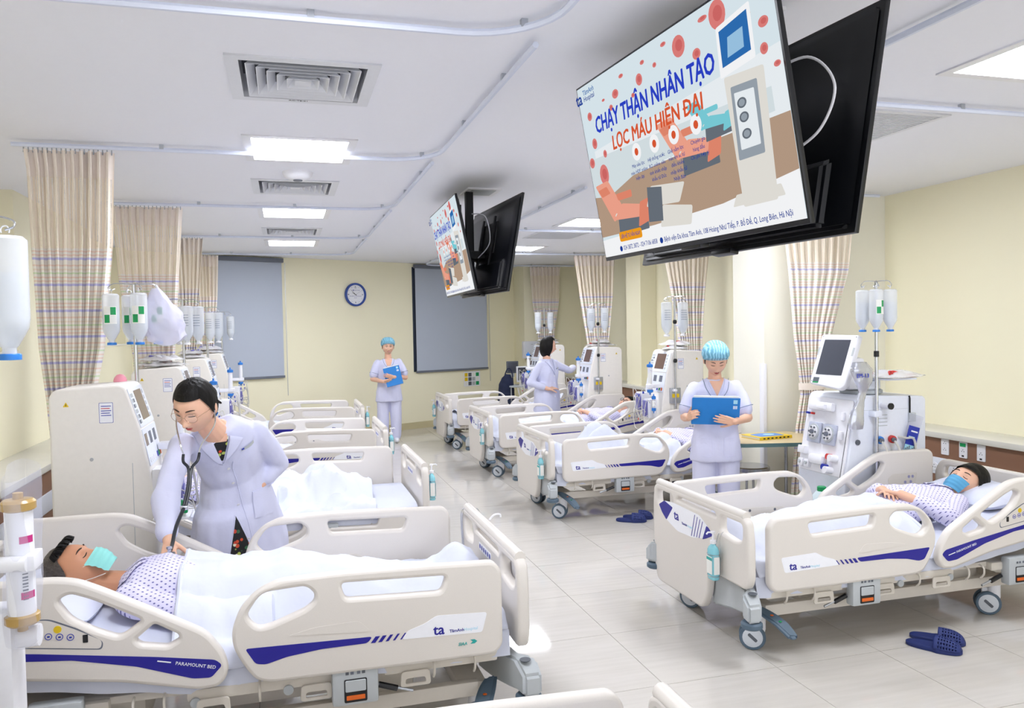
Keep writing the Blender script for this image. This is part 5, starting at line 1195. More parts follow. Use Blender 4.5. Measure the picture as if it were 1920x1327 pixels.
class Head:
    def __init__(s, c, face, crown, k=1.0):
        s.c = V(c); f = V(face).normalized(); y = -f; z = V(crown); z = (z-y*z.dot(y)).normalized(); x = y.cross(z)
        s.R = Matrix((x, y, z)).transposed(); s.k = k
    def __call__(s, p): return s.c+s.R @ (V(p)*s.k)
    def skin(s, g):
        g.rings([[s(p) for p in r] for r in head_pts()])
        for q in (-1, 1): g.ball(s((q*.080, .012, -.008)), (.008*s.k, .016*s.k, .029*s.k), s.R, 12, 8)
    def shell(s, name, m, par, low, k=1.07, puff=None, pleat=0, nphi=64, nv=18, a0=0, a1=2*PI):
        g = G()
        def P(u, v):
            a = a0+(a1-a0)*u; fr = math.cos(a)          # a=0 front
            zl = low(a); tz = HH*(1.0-v)+zl*v if 0 else None
            t0 = math.acos(max(-1, min(1, zl/HH)))*v if zl > -HH else PI*.9*v
            dz = math.cos(t0); st = math.sin(t0); z = HH*dz; x = HA*(hj(z)**.6)*st*math.sin(a); y = -HB*st*math.cos(a)
            if y > 0: y *= 1.02
            q = k*(1+(puff(a, v) if puff else 0))+pleat*math.sin(a*22+3*math.sin(a*5))*v*(1-v)*1.5
            p = V((x*q, y*q, z*q+(.004 if z > 0 else 0)))
            if zl < -.085 and v > .6: p.z -= (v-.6)*(-.085-zl)*2.2
            return s(p)
        g.grid(P, nphi, nv); return g.build(name, m, par)
    def features(s, par, look='down', lip=LIPS, brow=BROW, far=False, lower=True):
        for q in (-1, 1):
            pts = [s((x, fy(x, z)-.0015, z)) for x, z in [(q*(.014+.0055*k), .024+.0045*math.sin(k/6*PI*.8)) for k in range(7)]]
            G().tube(pts, [.002*s.k, .0029*s.k, .003*s.k, .003*s.k, .0027*s.k, .002*s.k, .001*s.k], 6).build('eyebrow', brow, par)
            zz = .0 if look == 'down' else .003
            pts = [s((x, fy(x, z)-.0012, z)) for x, z in [(q*(.0175+.0045*k), zz+(-.003 if look == 'down' else .0035)*math.sin(k/6*PI)) for k in range(7)]]
            G().tube(pts, [.0012*s.k, .0019*s.k, .0022*s.k, .0023*s.k, .0022*s.k, .0018*s.k, .001*s.k], 5).build('eyelash_line', LASH, par)
            if look != 'down':
                e = G().ball(s((q*.031, fy(q*.031, .001)+.0035, .001)), (.0115*s.k, .006*s.k, .0048*s.k), s.R, 14, 8).build('eye', EYEW, par)
                G().ball(s((q*.031, fy(q*.031, .001)-.0008, .0012)), (.0048*s.k, .003*s.k, .0045*s.k), s.R, 12, 8).build('iris', EYED, e)
        if lower:
            g = G()
            for z0, h_, w_ in ((-.0605, .0032, .021), (-.0665, .0042, .018)):
                g.grid(lambda u, v: s(((u-.5)*2*w_, fy((u-.5)*2*w_, z0)-.0018*math.sin(PI*v)*math.sin(PI*u)-.0008, z0+(v-.5)*2*h_*math.sin(PI*u)**.7+.002*(2*abs(u-.5))**2)), 12, 5)
            g.build('lips', lip, par)
            for q in (-1, 1): G().ball(s((q*.0065, fy(q*.0065, -.0475)+.0005, -.0485)), (.0028*s.k, .0022*s.k, .0014*s.k), s.R, 8, 6).build('nostril', BROW, par)
    def mask(s, m, par):
        g = G()
        def P(u, v):
            x = (u-.5)*.124*(1-.18*v**2); z = -.018-.086*v; t = abs(x)/.062
            y = -.112-.010*math.sin(PI*min(1, v*1.1))+.050*t**2.2+.0013*math.sin(v*PI*8)+(.004*v)
            return s((x, min(y, fy(x*.98, max(z, -.088))-.002) if t < .8 else y, z))
        g.grid(P, 24, 28); o = g.build('face_mask', m, par)
        for q in (-1, 1):
            for zz, ze in ((-.026, .016), (-.100, -.03)):
                G().tube(bez([s((q*.058, -.066, zz)), s((q*.071, -.03, (zz+ze)/2)), s((q*.078, .012, ze*.6)), s((q*.079, .026, -.006))], 5), .0013, 5).build('ear_loop', PAPER, o)
    def glasses(s, m, par, r=.0215, th=.0011, lens=True):
        o = None
        for q in (-1, 1):
            c = V((q*.033, fy(q*.031, -.004)-.014, -.004)); pts = [s(c+V((r*math.cos(a)*1.08, .004*abs(math.cos(a))*q*math.copysign(1, math.cos(a))*1.0, r*.86*math.sin(a)))) for a in [t*PI/10 for t in range(20)]]
            x = G().tube(pts, th*s.k, 6, close=True).build('spectacle_rim', m, par); o = o or x
            if lens: G().add([s(c+V((r*1.04*math.cos(a), 0, r*.83*math.sin(a)))) for a in [t*PI/10 for t in range(20)]], [tuple(range(20))]).build('lens', GLASSC, x, False)
            G().tube([s(c+V((q*r*1.08, .003, .004))), s((q*.076, -.045, .004)), s((q*.08, .012, .0))], th*s.k, 6).build('temple', m, x)
        G().tube([s((-.012, fy(.012, 0)-.012, 0)), s((0, fy(0, .0)-.008, .003)), s((.012, fy(.012, 0)-.012, 0))], th*s.k, 6).build('bridge', m, o)
def hand(g, w_, d, n, th, s=1.0, curl=(.3, .3, .35, .4), tcurl=.3, spread=.06):
    """w_: wrist, d: finger direction, n: where the palm faces, th: +1/-1 side the thumb leaves from"""
    w_ = V(w_); d = V(d).normalized(); n = V(n); n = (n-d*n.dot(d)).normalized(); l = d.cross(n)*th
    kn = []
    for i, (lat, ln) in enumerate(((.027, .083), (.009, .087), (-.009, .083), (-.025, .075))):
        k = w_+d*ln*s+l*lat*s; kn.append(k); g.cone(w_+l*lat*.55*s+d*.008*s, .0135*s, k, .0105*s, 10)
    g.cone(w_+l*.012*s, .015*s, w_+d*.05*s+l*.022*s-n*(-.004), .013*s, 10)
    for i, k in enumerate(kn):
        L = (.073, .081, .076, .058)[i]*s; r = (.0083, .0086, .0082, .0072)[i]*s; a = 0; p = k; dd = (d+l*(1.5-i)*spread).normalized()
        for j, fr in enumerate((.46, .30, .24)):
            a += curl[i]*(1, 1.2, .8)[j]; q = dd*math.cos(a)+n*math.sin(a); p2 = p+q*L*fr; g.cone(p, r*(1-.08*j), p2, r*(.94-.1*j), 10); p = p2
    p = w_+d*.018*s+l*.020*s; dd = (l*.75+d*.75+n*.25).normalized()
    for j, ln in enumerate((.036, .032, .026)):
        q = (dd*math.cos(tcurl*j)+(n*.5+d*.5).normalized()*math.sin(tcurl*j)).normalized(); p2 = p+q*ln*s; g.cone(p, (.0135, .0105, .0095)[j]*s, p2, (.0105, .0095, .008)[j]*s, 10); p = p2
def join(name, meshes, m, par):
    bm = bmesh.new()
    for me in meshes: bm.from_mesh(me)
    out = bpy.data.meshes.new(name); bm.to_mesh(out); bm.free()
    for me in meshes: bpy.data.meshes.remove(me)
    out.shade_smooth(); return link(name, out, m, par)
def cloth(name, g, m, par, vox=.009, wr=.004, f=14, st=(1, 1, .5), sm=6):
    me = remesh(g, vox, sm, name, wrinkle(wr, f, st)); return link(name, me, m, par)
class Proj:
    """projects flat outlines onto a garment"""
    def __init__(s, ob, B): s.b = BVHTree.FromPolygons([v.co for v in ob.data.vertices], [p.vertices for p in ob.data.polygons]); s.B = B; s.z = (B.to_3x3() @ V((0, 0, 1))).normalized()
    def p(s, x, y, off):
        o = s.B @ V((x, y, .6)); h = s.b.ray_cast(o, -s.z)
        return (h[0]+s.z*off) if h[0] is not None else s.B @ V((x, y, 0))
    def quad(s, name, q, m, par, off=.003, nu=10, nv=10, smooth=True):
        q = [V(a) for a in q]
        def P(u, v): a = q[0].lerp(q[1], u).lerp(q[3].lerp(q[2], u), v); return s.p(a.x, a.y, off)
        return G().grid(P, nu, nv).build(name, m, par, smooth)
    def line(s, name, pts, r, m, par, off=.002, n=6): return G().tube([s.p(p.x, p.y, off) for p in bez([(a[0], a[1], 0) for a in pts], n)], r, 6).build(name, m, par)
    def text(s, t, x, y, size, m, par, off=.003):
        me = text_mesh(t, size); 
        for v in me.vertices: c = s.p(x+v.co.x, y+v.co.y, off+v.co.z); v.co = c
        return link('lettering', me, m, par)
def folder(par, B, w_, h_, nm='folder'):
    o = plate('folder_cover', [rect(-w_/2, -h_/2, w_/2, h_/2, .004)], .002, B, FOLDER, par)
    plate('paper_stack', [rect(-w_/2+.01, -h_/2+.012, w_/2-.008, h_/2+.012, .003)], .004, B @ Matrix.Translation((0, 0, -.008)), PAPER, par)
    plate('folder_cover', [rect(-w_/2, -h_/2, w_/2, h_/2-.01, .004)], .002, B @ Matrix.Translation((0, 0, -.016)), FOLDER, par)
    plate('cover_mark', [rect(w_/2-.05, h_/2-.045, w_/2-.02, h_/2-.015)], .0004, B @ Matrix.Translation((0, 0, .0022)), CYANP, o); [plate('cover_mark', [rect(w_/2-.05+.011*k, h_/2-.085, w_/2-.043+.011*k, h_/2-.06)], .0004, B @ Matrix.Translation((0, 0, .0022)), WPRINT, o) for k in range(3)]
    return o
def nurse(loc, yaw, label, headt, arms, folderB, fw_, fh, smile=False, neck='V', capk=1.0):
    o = empty('person', loc, yaw, label, 'person', None)
    hc, face, crown = headt; hd = Head(hc, face, crown, 1.05)
    g = G(); hd.skin(g); g.limb([(0, .012, 1.17), hd((0, .02, -.07))], [.056, .047]); g.cone((0, .0, 1.20), .07, (0, .012, 1.24), .052)
    top = remesh(g, .0042, 2)
    ms = [top]
    g = G().oval([((0, .01, z), (rx, 0, 0), (0, ry, 0)) for z, rx, ry in ((.74, .14, .095), (.84, .145, .10), (.97, .12, .08), (1.1, .13, .09), (1.17, .12, .06), (1.24, .065, .05))])
    for s in (-1, 1): g.limb([(s*.08, .01, .80), (s*.09, 0, .45), (s*.09, .02, .09)], [.08, .055, .04])
    ms.append(remesh(g, .012, 2))
    for (sh, el, wr, hdn, hn, ths, cu) in arms:
        g = G(); g.limb([V(sh)+V((0, 0, -.02)), el, wr], [.030, .037, .025]); hand(g, wr, hdn, hn, ths, .95, cu); ms.append(remesh(g, .0042, 2))
    join('body', ms, SKIN, o)
    g = G().oval([((0, .01, z), (rx, 0, 0), (0, ry, 0)) for z, rx, ry in ((.615, .195, .135), (.70, .190, .135), (.82, .178, .128), (.96, .158, .115), (1.08, .165, .130), (1.16, .165, .112), (1.215, .135, .085), (1.245, .085, .07))])
    for (sh, el, *_) in arms:
        a, b_ = V(sh), V(el); g.limb([a+V((-.012 if a.x > 0 else .012, 0, .004)), a.lerp(b_, .3), a.lerp(b_, .72)], [.054, .060, .066])
    sc = cloth('scrub_top', g, SCRUB, o, .009, .010, 10, (1, 1, .4))
    B = basis((0, 0, 0), (1, 0, 0), (0, 0, 1)); pj = Proj(sc, B)
    if neck == 'V':
        pj.quad('neck_opening', [(-.062, 1.255), (.062, 1.255), (.004, 1.125), (-.004, 1.125)], SKIN, o, .0025, 12, 12)
        pj.line('neck_piping', [(-.095, 1.25), (-.075, 1.17), (-.005, 1.085), (.07, 1.15), (.10, 1.25)], .0022, PIPING, o)
        pj.line('neck_edge', [(-.066, 1.255), (-.05, 1.19), (0, 1.118), (.05, 1.19), (.066, 1.255)], .003, SCRUB, o)
    else:
        pj.quad('neck_opening', [(-.058, 1.26), (.058, 1.26), (.028, 1.145), (-.028, 1.145)], SKIN, o, .0025, 12, 12)
        pj.line('neck_piping', [(-.085, 1.25), (-.06, 1.17), (0, 1.115), (.06, 1.17), (.085, 1.25)], .0024, PIPING, o)
    for s in (-1, 1):
        pj.line('pocket_seam', [(s*.05, .80), (s*.12, .80)], .0018, SCRUB, o); pj.line('pocket_seam', [(s*.045, .80), (s*.045, .67), (s*.12, .67)], .0018, SCRUB, o)
    pj.text('TâmAnh Hospital', .035, 1.10, .014, GREYP, o)
    for (sh, el, *_) in arms:
        a, b_ = V(sh), V(el); c = a.lerp(b_, .66); fx_, fy_, fd = frame(b_-a); G().tube([c+fx_*.0685*math.cos(t*PI/9)+fy_*.0685*math.sin(t*PI/9) for t in range(18)], .0022, 6, close=True).build('sleeve_piping', PIPING, o)
    g = G().oval([((0, .01, .86), (.165, 0, 0), (0, .12, 0)), ((0, .01, .74), (.17, 0, 0), (0, .125, 0))])
    for s in (-1, 1): g.limb([(s*.088, .01, .76), (s*.095, 0, .45), (s*.095, .015, .10)], [.098, .088, .078])
    cloth('trousers', g, SCRUB, o, .01, .010, 9, (1, 1, .35))
    for s in (-1, 1): 
        G().ball((s*.095, -.035, .04), (.042, .115, .038)).build('shoe', WHITE, o)
    hd.shell('hair', HAIR, o, lambda a: .060 if math.cos(a) > .3 else (-.02 if math.cos(a) > -.3 else -.07), 1.035)
    cl = lambda a: .050-.035*(1-math.cos(a))/2*2
    hd.shell('bouffant_cap', CAP, o, cl, 1.10*capk, lambda a, v: .34*max(0, math.sin(PI*min(1, v*1.0)))**.5*(.25+.75*v)+.03*noise.noise(V((a*3, v*4, 1)))+.08*max(0, -math.cos(a))*math.sin(PI*v), .008, 110, 20)
    el_ = [hd(V((HA*math.sin(a)*1.06, -HB*math.cos(a)*1.06, 0))*(1-(cl(a)/HH)**2)**.5*1.06+V((0, 0, cl(a)*1.06))) for a in [t*PI/20 for t in range(40)]]
    G().tube(el_, .004, 6, close=True).build('cap_elastic', CAP, o)
    hd.features(o, 'open' if smile else 'down')
    if smile:
        G().grid(lambda u, v: hd(((u-.5)*.026, fy((u-.5)*.026, -.0635)-.0032, -.0635+(v-.5)*.004*math.sin(PI*u))), 8, 2).build('teeth', EYEW, o)
    folder(o, folderB, fw_, fh)
    return o
# nurse on the right, reading her folder
nurse((3.19, 5.45, 0), -.40, 'nurse in white scrubs and blue cap reading a blue folder by the table', ((0, -.025, 1.392), (.03, -1, -.50), (0, -.35, 1)),
      (((.165, .01, 1.175), (.235, -.04, .95), (.105, -.27, .945), (-1, -.12, .22), (0, 1, .25), 1, (.12, .10, .10, .12)),
       ((-.165, .01, 1.175), (-.235, -.02, .955), (-.225, -.19, .965), (.15, -.6, .25), (1, .0, .2), 1, (.8, .8, .8, .8))),
      basis((-.03, -.24, 1.02), V((1, .05, -.03)), V((.03, -.25, 1))), .35, .21)
# nurse at the back, smiling
nurse((1.47, 11.8, 0), -.05, 'smiling nurse in white scrubs and blue cap standing near back wall', ((0, -.01, 1.425), (.02, -1, -.05), (0, -.05, 1)),
      (((.165, .01, 1.19), (.245, -.03, .965), (.06, -.21, .985), (-1, -.25, .25), (-.1, .8, .3), 1, (.2, .2, .2, .2)),
       ((-.165, .01, 1.19), (-.235, -.03, .955), (-.10, -.22, .925), (1, -.1, .15), (0, .6, .5), -1, (.3, .3, .3, .3))),
      basis((.05, -.20, 1.0), V((1, .0, .22)), V((-.2, .25, .95))), .24, .28, smile=True, neck='U')

def coat_details(o, ct, B, lap, btn, tagp, pock):
    pj = Proj(ct, B)
    for q in lap:
        l_ = pj.quad('lapel', q, COAT, o, .012, 10, 10); md = l_.modifiers.new('t', 'SOLIDIFY'); md.thickness = .006; md.offset = 0
    for x, y in btn:
        c = pj.p(x, y, .003); G().lathe([(0, -.001), (.008, 0), (.008, .002), (.004, .003), (0, .002)], c, 14, axis=pj.z).build('coat_button', WHITE, o)
    pj.line('front_edge', btn and [(btn[0][0]+.02, btn[0][1]+.05)]+[(x+.02, y) for x, y in btn]+[(btn[-1][0]+.02, btn[-1][1]-.10)], .002, COAT, o)
    for q in pock: pj.quad('patch_pocket', q, COAT, o, .004, 8, 8)
    if tagp:
        x, y = tagp; pj.quad('name_badge', [(x-.036, y-.011), (x+.036, y+.004), (x+.033, y+.020), (x-.039, y+.005)], GREY, o, .006, 4, 2)
        pj.quad('badge_logo', [(x-.034, y-.005), (x-.02, y-.002), (x-.022, y+.008), (x-.036, y+.005)], DBLUE, o, .0068, 2, 2)
    return pj
# doctor leaning over the first left bed (world coordinates)
o = empty('person', (-.27, 4.5, 0), 0, 'doctor in white coat and glasses leaning over the masked man with stethoscope', 'person'); r0 = V((-.27, 4.5, 0)); W_ = lambda *p: V(p)-r0
sd = V((.93, .34, .12)).normalized(); spn = [W_(-.27, 4.50, .80), W_(-.285, 4.45, .95), W_(-.31, 4.34, 1.08), W_(-.33, 4.25, 1.15), W_(-.345, 4.19, 1.205)]
hd = Head(W_(-.415, 4.035, 1.325), (-.42, -.82, -.42), (-.12, -.42, 1), 1.13)
def secs(rows):
    out = []
    for i, (t, rx, ry) in enumerate(rows):
        k = int(min(t, len(spn)-1.001)); p = spn[k].lerp(spn[k+1], t-k); d = (spn[k+1]-spn[k]).normalized(); a = (sd-d*sd.dot(d)).normalized(); b_ = d.cross(a)
        out.append((p, a*rx, b_*ry))
    return out
g = G(); hd.skin(g); g.limb([spn[4]-V((0, 0, .03)), hd((0, .02, -.07))], [.062, .05]); ms = [remesh(g, .0038, 2)]
g = G().oval(secs(((0, .14, .1), (1, .12, .085), (2, .13, .09), (3, .11, .055), (3.9, .06, .05))))
for s in (-1, 1): g.limb([W_(-.27+s*.08, 4.5, .80), W_(-.27+s*.09, 4.52, .45), W_(-.27+s*.09, 4.54, .09)], [.08, .055, .04])
ms.append(remesh(g, .012, 2))
RA = [W_(-.495, 4.18, 1.12), W_(-.545, 3.93, .905), W_(-.505, 3.70, .765)]; LA = [W_(-.155, 4.32, 1.15), W_(-.045, 4.50, .955), W_(-.150, 4.435, .845)]
g = G(); g.limb([RA[0]-V((0, 0, .03))]+RA[1:], [.028, .036, .026]); hand(g, RA[2], (.05, -.85, -.52), (.35, .35, -.85), 1, 1.0, (.42, .5, .55, .55), .25, .05); ms.append(remesh(g, .004, 2))
g = G(); g.limb([LA[0]-V((0, 0, .03))]+LA[1:], [.028, .036, .027]); hand(g, LA[2], (-.35, .12, -.9), (-.3, 1, 0), -1, .9, (.3, .3, .3, .3)); ms.append(remesh(g, .0045, 2))
join('body', ms, SKIN, o)
rows = [(0, .19, .145), (1, .165, .125), (2, .172, .13), (2.7, .17, .11), (3.3, .15, .085), (3.8, .10, .065)]
sk = [(W_(-.26, 4.52, .36), V((.255, .10, 0)), V((-.07, .185, 0))), (W_(-.265, 4.51, .55), V((.235, .10, 0)), V((-.06, .17, 0))), (W_(-.27, 4.5, .70), V((.205, .09, 0)), V((-.05, .155, 0)))]
g = G().oval(sk+secs(rows))
g.limb([RA[0], RA[1], RA[1].lerp(RA[2], .80)], [.060, .060, .048]); g.limb([LA[0], LA[1], LA[1].lerp(LA[2], .62)], [.060, .060, .050])
ct = cloth('white_coat', g, COAT, o, .0075, .016, 8, (1, 1, .45), 5)
upv = (spn[4]-spn[1]).normalized(); upv = (upv-sd*upv.dot(sd)).normalized()
Bd = basis(spn[2], sd, upv)
pj = coat_details(o, ct, Bd, [[(-.07, .02), (-.05, .01), (-.11, .185), (-.175, .145)], [(-.06, .02), (-.045, .03), (-.02, .185), (.05, .15)]], [(-.02, -.03), (.005, -.13), (.02, -.24), (.035, -.36)], (.075, .085), [])
pj.quad('collar', [(-.175, .15), (-.10, .195), (-.078, .165), (-.135, .10)], COAT, o, .011, 8, 8); pj.quad('collar', [(-.02, .19), (.045, .155), (.025, .11), (-.02, .15)], COAT, o, .011, 8, 8)
pj.quad('floral_blouse', [(-.11, .175), (-.025, .18), (-.05, .035), (-.062, .035)], FLORAL, o, .004, 14, 14)
pj.quad('neck_opening', [(-.10, .19), (-.03, .19), (-.035, .155), (-.09, .15)], SKIN, o, .006, 8, 8)
g = G().oval([(W_(-.25, 4.47, .05), V((.19, .08, 0)), V((-.05, .15, 0))), (W_(-.25, 4.47, .40), V((.20, .08, 0)), V((-.05, .155, 0))), (W_(-.265, 4.49, .60), V((.18, .08, 0)), V((-.045, .14, 0)))])
cloth('floral_dress', g, FLORAL, o, .012, .005, 9)
Bs = basis(W_(-.26, 4.5, .5), (.93, .34, 0), (0, 0, 1)); pk = Proj(ct, Bs)
pk.quad('dress_in_coat_slit', [(-.07, .22), (-.065, .22), (.075, -.13), (-.13, -.13)], FLORAL, o, .004, 8, 16)
pk.line('coat_hem_edge', [(-.068, .22), (-.10, .05), (-.13, -.13)], .003, COAT, o); pk.line('coat_hem_edge', [(-.065, .22), (.01, .04), (.075, -.13)], .003, COAT, o)
pk.quad('patch_pocket', [(.03, .325), (.15, .36), (.155, .20), (.035, .19)], COAT, o, .005, 8, 8); pk.line('pocket_hem', [(.03, .325), (.09, .338), (.15, .36)], .003, COAT, o)
for s in (-1, 1): G().ball(W_(-.27+s*.09, 4.48, .04), (.04, .11, .035)).build('shoe', BLACKM, o)
hd.shell('hair', HAIR, o, lambda a: .058 if math.cos(a) > .55 else (.058-.085*(.55-math.cos(a))/.5 if math.cos(a) > .05 else (-.03 if math.cos(a) > -.4 else -.075)), 1.075, lambda a, v: .035*math.sin(PI*v)+.025*noise.noise(V((math.cos(a)*3, math.sin(a)*3, v*4))))
g = G().ball(hd((0, .105, .0)), (.045, .034, .045), hd.R, 20, 12); g.build('hair_bun', HAIR, o)
g = G()
for s in (-1, 1):
    for k in range(5): g.tube([hd(p) for p in bez([(0+.004*s, -.07, .092), (s*(.03+.006*k), -.06+.01*k, .085), (s*.07, -.02+.012*k, .055-.006*k), (s*.076, .035+.008*k, .02-.01*k), (s*.02, .085, -.01)], 6)], .0045, 5)
g.build('combed_strands', HAIR, o)
hd.features(o, 'down'); hd.glasses(mat('gold_wire', 'C9A98E', .25, metal=.8), o, .0235, .0009)
for s in (-1, 1): G().ball(hd((s*.077, .006, -.036)), (.004, .004, .004), n=10, m=6).build('earring', mat('pearl_%d' % s, 'F2EDE6', .2), o)
# stethoscope: hangs from her ears, touches the chest of the man
s_o = empty('stethoscope', (-.42, 4.0, 1.15), 0, 'black stethoscope hanging from the doctor ears to the man chest', 'stethoscope'); r1 = V((-.42, 4.0, 1.15)); Q = lambda *p: V(p)-r1
earL = hd((-.082, .0, -.012))+r0-r1; earR = hd((.082, .0, -.012))+r0-r1
ym = Q(-.437, 3.93, 1.04)
for e, m0, nm in ((earL, Q(-.475, 3.955, 1.13), 'l'), (earR, Q(-.385, 3.98, 1.13), 'r')):
    G().tube(bez([e, e.lerp(m0, .35)+V((.02 if nm == 'r' else -.012, -.015, -.01)), m0+V((0, -.012, .02)), m0.lerp(ym, .28)], 8), .0035, 7).build('ear_tube', CHROME, s_o)
    G().tube(bez([m0.lerp(ym, .25), m0.lerp(ym, .6)+V((.012 if nm == 'r' else -.012, -.01, 0)), ym+V((.006 if nm == 'r' else -.006, 0, 0)), Q(-.44+(.005 if nm == 'r' else -.005), 3.88, .96), Q(-.455+(.005 if nm == 'r' else -.005), 3.82, .88)], 8), .0068, 8).build('rubber_tube', STETH, s_o)
    G().ball(e, (.006, .006, .006), n=10, m=6).build('ear_tip', STETH, s_o)
G().tube(bez([Q(-.455, 3.82, .885), Q(-.48, 3.74, .82), Q(-.487, 3.66, .765), Q(-.488, 3.60, .755)], 8), .0085, 8).build('rubber_tube', STETH, s_o)
G().box((-.016, -.008, -.01), (.016, .008, .01), .003, o=tuple(Q(-.455, 3.82, .885))).build('tube_clip', CHROME, s_o)
G().lathe([(0, 0), (.022, 0), (.024, .004), (.022, .008), (.008, .012), (.008, .022), (.012, .026), (.012, .034), (0, .036)], Q(-.488, 3.575, .742), 20).build('chest_piece', CHROME, s_o)

# woman in white coat by the third right machine, pointing
o = empty('person', (3.33, 9.95, 0), .55, 'woman in long white coat with black bob, pointing at a dialysis machine', 'person')
hd = Head((0.02, -.01, 1.425), (.72, -.60, -.08), (.02, 0, 1), 1.0)
g = G(); hd.skin(g); g.limb([(0, .01, 1.18), hd((0, .02, -.07))], [.056, .047]); ms = [remesh(g, .0045, 2)]
g = G().oval([((0, .01, z), (rx, 0, 0), (0, ry, 0)) for z, rx, ry in ((.74, .14, .095), (.97, .12, .085), (1.1, .13, .09), (1.17, .11, .06), (1.24, .06, .05))])
for s in (-1, 1): g.limb([(s*.08, .01, .80), (s*.09, 0, .45), (s*.09, .02, .09)], [.08, .055, .04])
ms.append(remesh(g, .012, 2))
LA = [V((.165, .0, 1.18)), V((.38, -.06, 1.08)), V((.585, -.02, 1.115))]; RA = [V((-.165, .0, 1.18)), V((-.27, .06, .95)), V((-.12, -.12, .865))]
g = G(); g.limb([LA[0]-V((0, 0, .02))]+LA[1:], [.028, .036, .025]); hand(g, LA[2], (1, .05, .0), (-.1, .2, -1), 1, .95, (.05, .7, .8, .9)); ms.append(remesh(g, .0045, 2))
g = G(); g.limb([RA[0]-V((0, 0, .02))]+RA[1:], [.028, .036, .025]); hand(g, RA[2], (1, -.3, .15), (0, .5, -1), -1, .95, (.2, .25, .3, .3)); ms.append(remesh(g, .0045, 2))
join('body', ms, SKIN, o)
g = G().oval([((0, .01, z), (rx, 0, 0), (0, ry, 0)) for z, rx, ry in ((.45, .225, .16), (.62, .20, .145), (.80, .185, .135), (.96, .16, .12), (1.08, .17, .13), (1.16, .165, .11), (1.215, .135, .085), (1.25, .085, .07))])
g.limb([LA[0]-V((.02, 0, 0)), LA[1], LA[1].lerp(LA[2], .66)], [.055, .056, .045]); g.limb([RA[0]+V((.02, 0, 0)), RA[1], RA[1].lerp(RA[2], .68)], [.055, .058, .048])
ct = cloth('white_coat', g, COAT, o, .009, .013, 9, (1, 1, .4))
coat_details(o, ct, basis((0, 0, 0), (1, 0, 0), (0, 0, 1)), [[(-.01, 1.06), (0, 1.05), (-.04, 1.25), (-.10, 1.22)], [(0, 1.05), (.01, 1.06), (.10, 1.22), (.04, 1.25)]], [(0, 1.03), (0, .94), (0, .85), (0, .76)], (.10, 1.12), [[(.05, .84), (.15, .84), (.15, .70), (.05, .70)]])
for s in (-1, 1): G().ball((s*.095, -.035, .04), (.04, .11, .035)).build('shoe', BLACKM, o)
G().ball(hd((0, .045, -.03)), (.092, .072, .125), hd.R, 28, 18).build('bob_hair', HAIR, o)
hd.shell('bob_hair', HAIR, o, lambda a: .065 if math.cos(a) > .5 else (-.118 if math.cos(a) < .32 else .065-.183*(.5-math.cos(a))/.18), 1.12, lambda a, v: .10*v*(1 if math.cos(a) < .4 else .1)+.03*math.sin(PI*v))
hd.features(o, 'open')

# people lying in the beds; bed-local coordinates (head towards +x)
def mz(x, dz): return .452+dz+max(0, x-1.12)*.17
def blanket(par, dz, x0, x1, body, seed=0, name='blanket', yw=.475, side_drop=.06, fold=True, wr=.012):
    def top(x, y):
        z = mz(x, dz)+.012+body(x, y)
        z += wr*(noise.noise(V((x*5, y*7, seed)))+.6*noise.noise(V((x*13, y*9, seed+5)))-1.1*(abs(noise.noise(V((x*6+y*3, y*8-x*2, seed+9))))**.6)+.35)
        return z
    def P(u, v):
        x = x0+(x1-x0)*u; y = (v-.5)*2*yw; e = max(0, (abs(y)-(yw-.05))/.05)
        x += .02*noise.noise(V((y*4, seed, u*2)))
        z = top(x, y)*(1-e)+(mz(x, dz)-side_drop*(.6+.4*noise.noise(V((x*6, seed, 2)))))*e
        return V((x, y*(1-.0*e), z))
    g = G().grid(P, int((x1-x0)*90), 84); me = g.mesh(name)
    o = link(name, me, SHEET, par); md = o.modifiers.new('t', 'SOLIDIFY'); md.thickness = .006; md.offset = 1
    if fold:
        G().tube([V((x1-.006, (v-.5)*2*(yw-.03), top(x1, (v-.5)*2*(yw-.03))-.004)) for v in [k/30 for k in range(31)]], .012, 8).build('folded_edge', SHEET, par)
    return o
def body_shape(hc=.17, wy=.19, legs=.09, x_c=1.3, knees=0):
    def f(x, y):
        t = min(1, max(0, (x-.35)/.55)); t = t*t*(3-2*t); h = legs+(hc-legs)*t; ww = wy*(.72+.28*t)
        z = h*math.exp(-abs(y/ww)**4)
        if x > .95: z = max(z, .118*math.exp(-abs(y/.35)**8)*min(1, (x-.85)/.1))
        if knees:
            for s in (-.10, .10): z = max(z, knees*math.exp(-((x-.64)/.22)**2)*math.exp(-((y-s)/.12)**2))
        if x < .28: z += .07*math.exp(-((x-.15)/.07)**2)*math.exp(-(y/.15)**4)
        if x < .08: z *= max(0, x/.08)
        return z
    return f
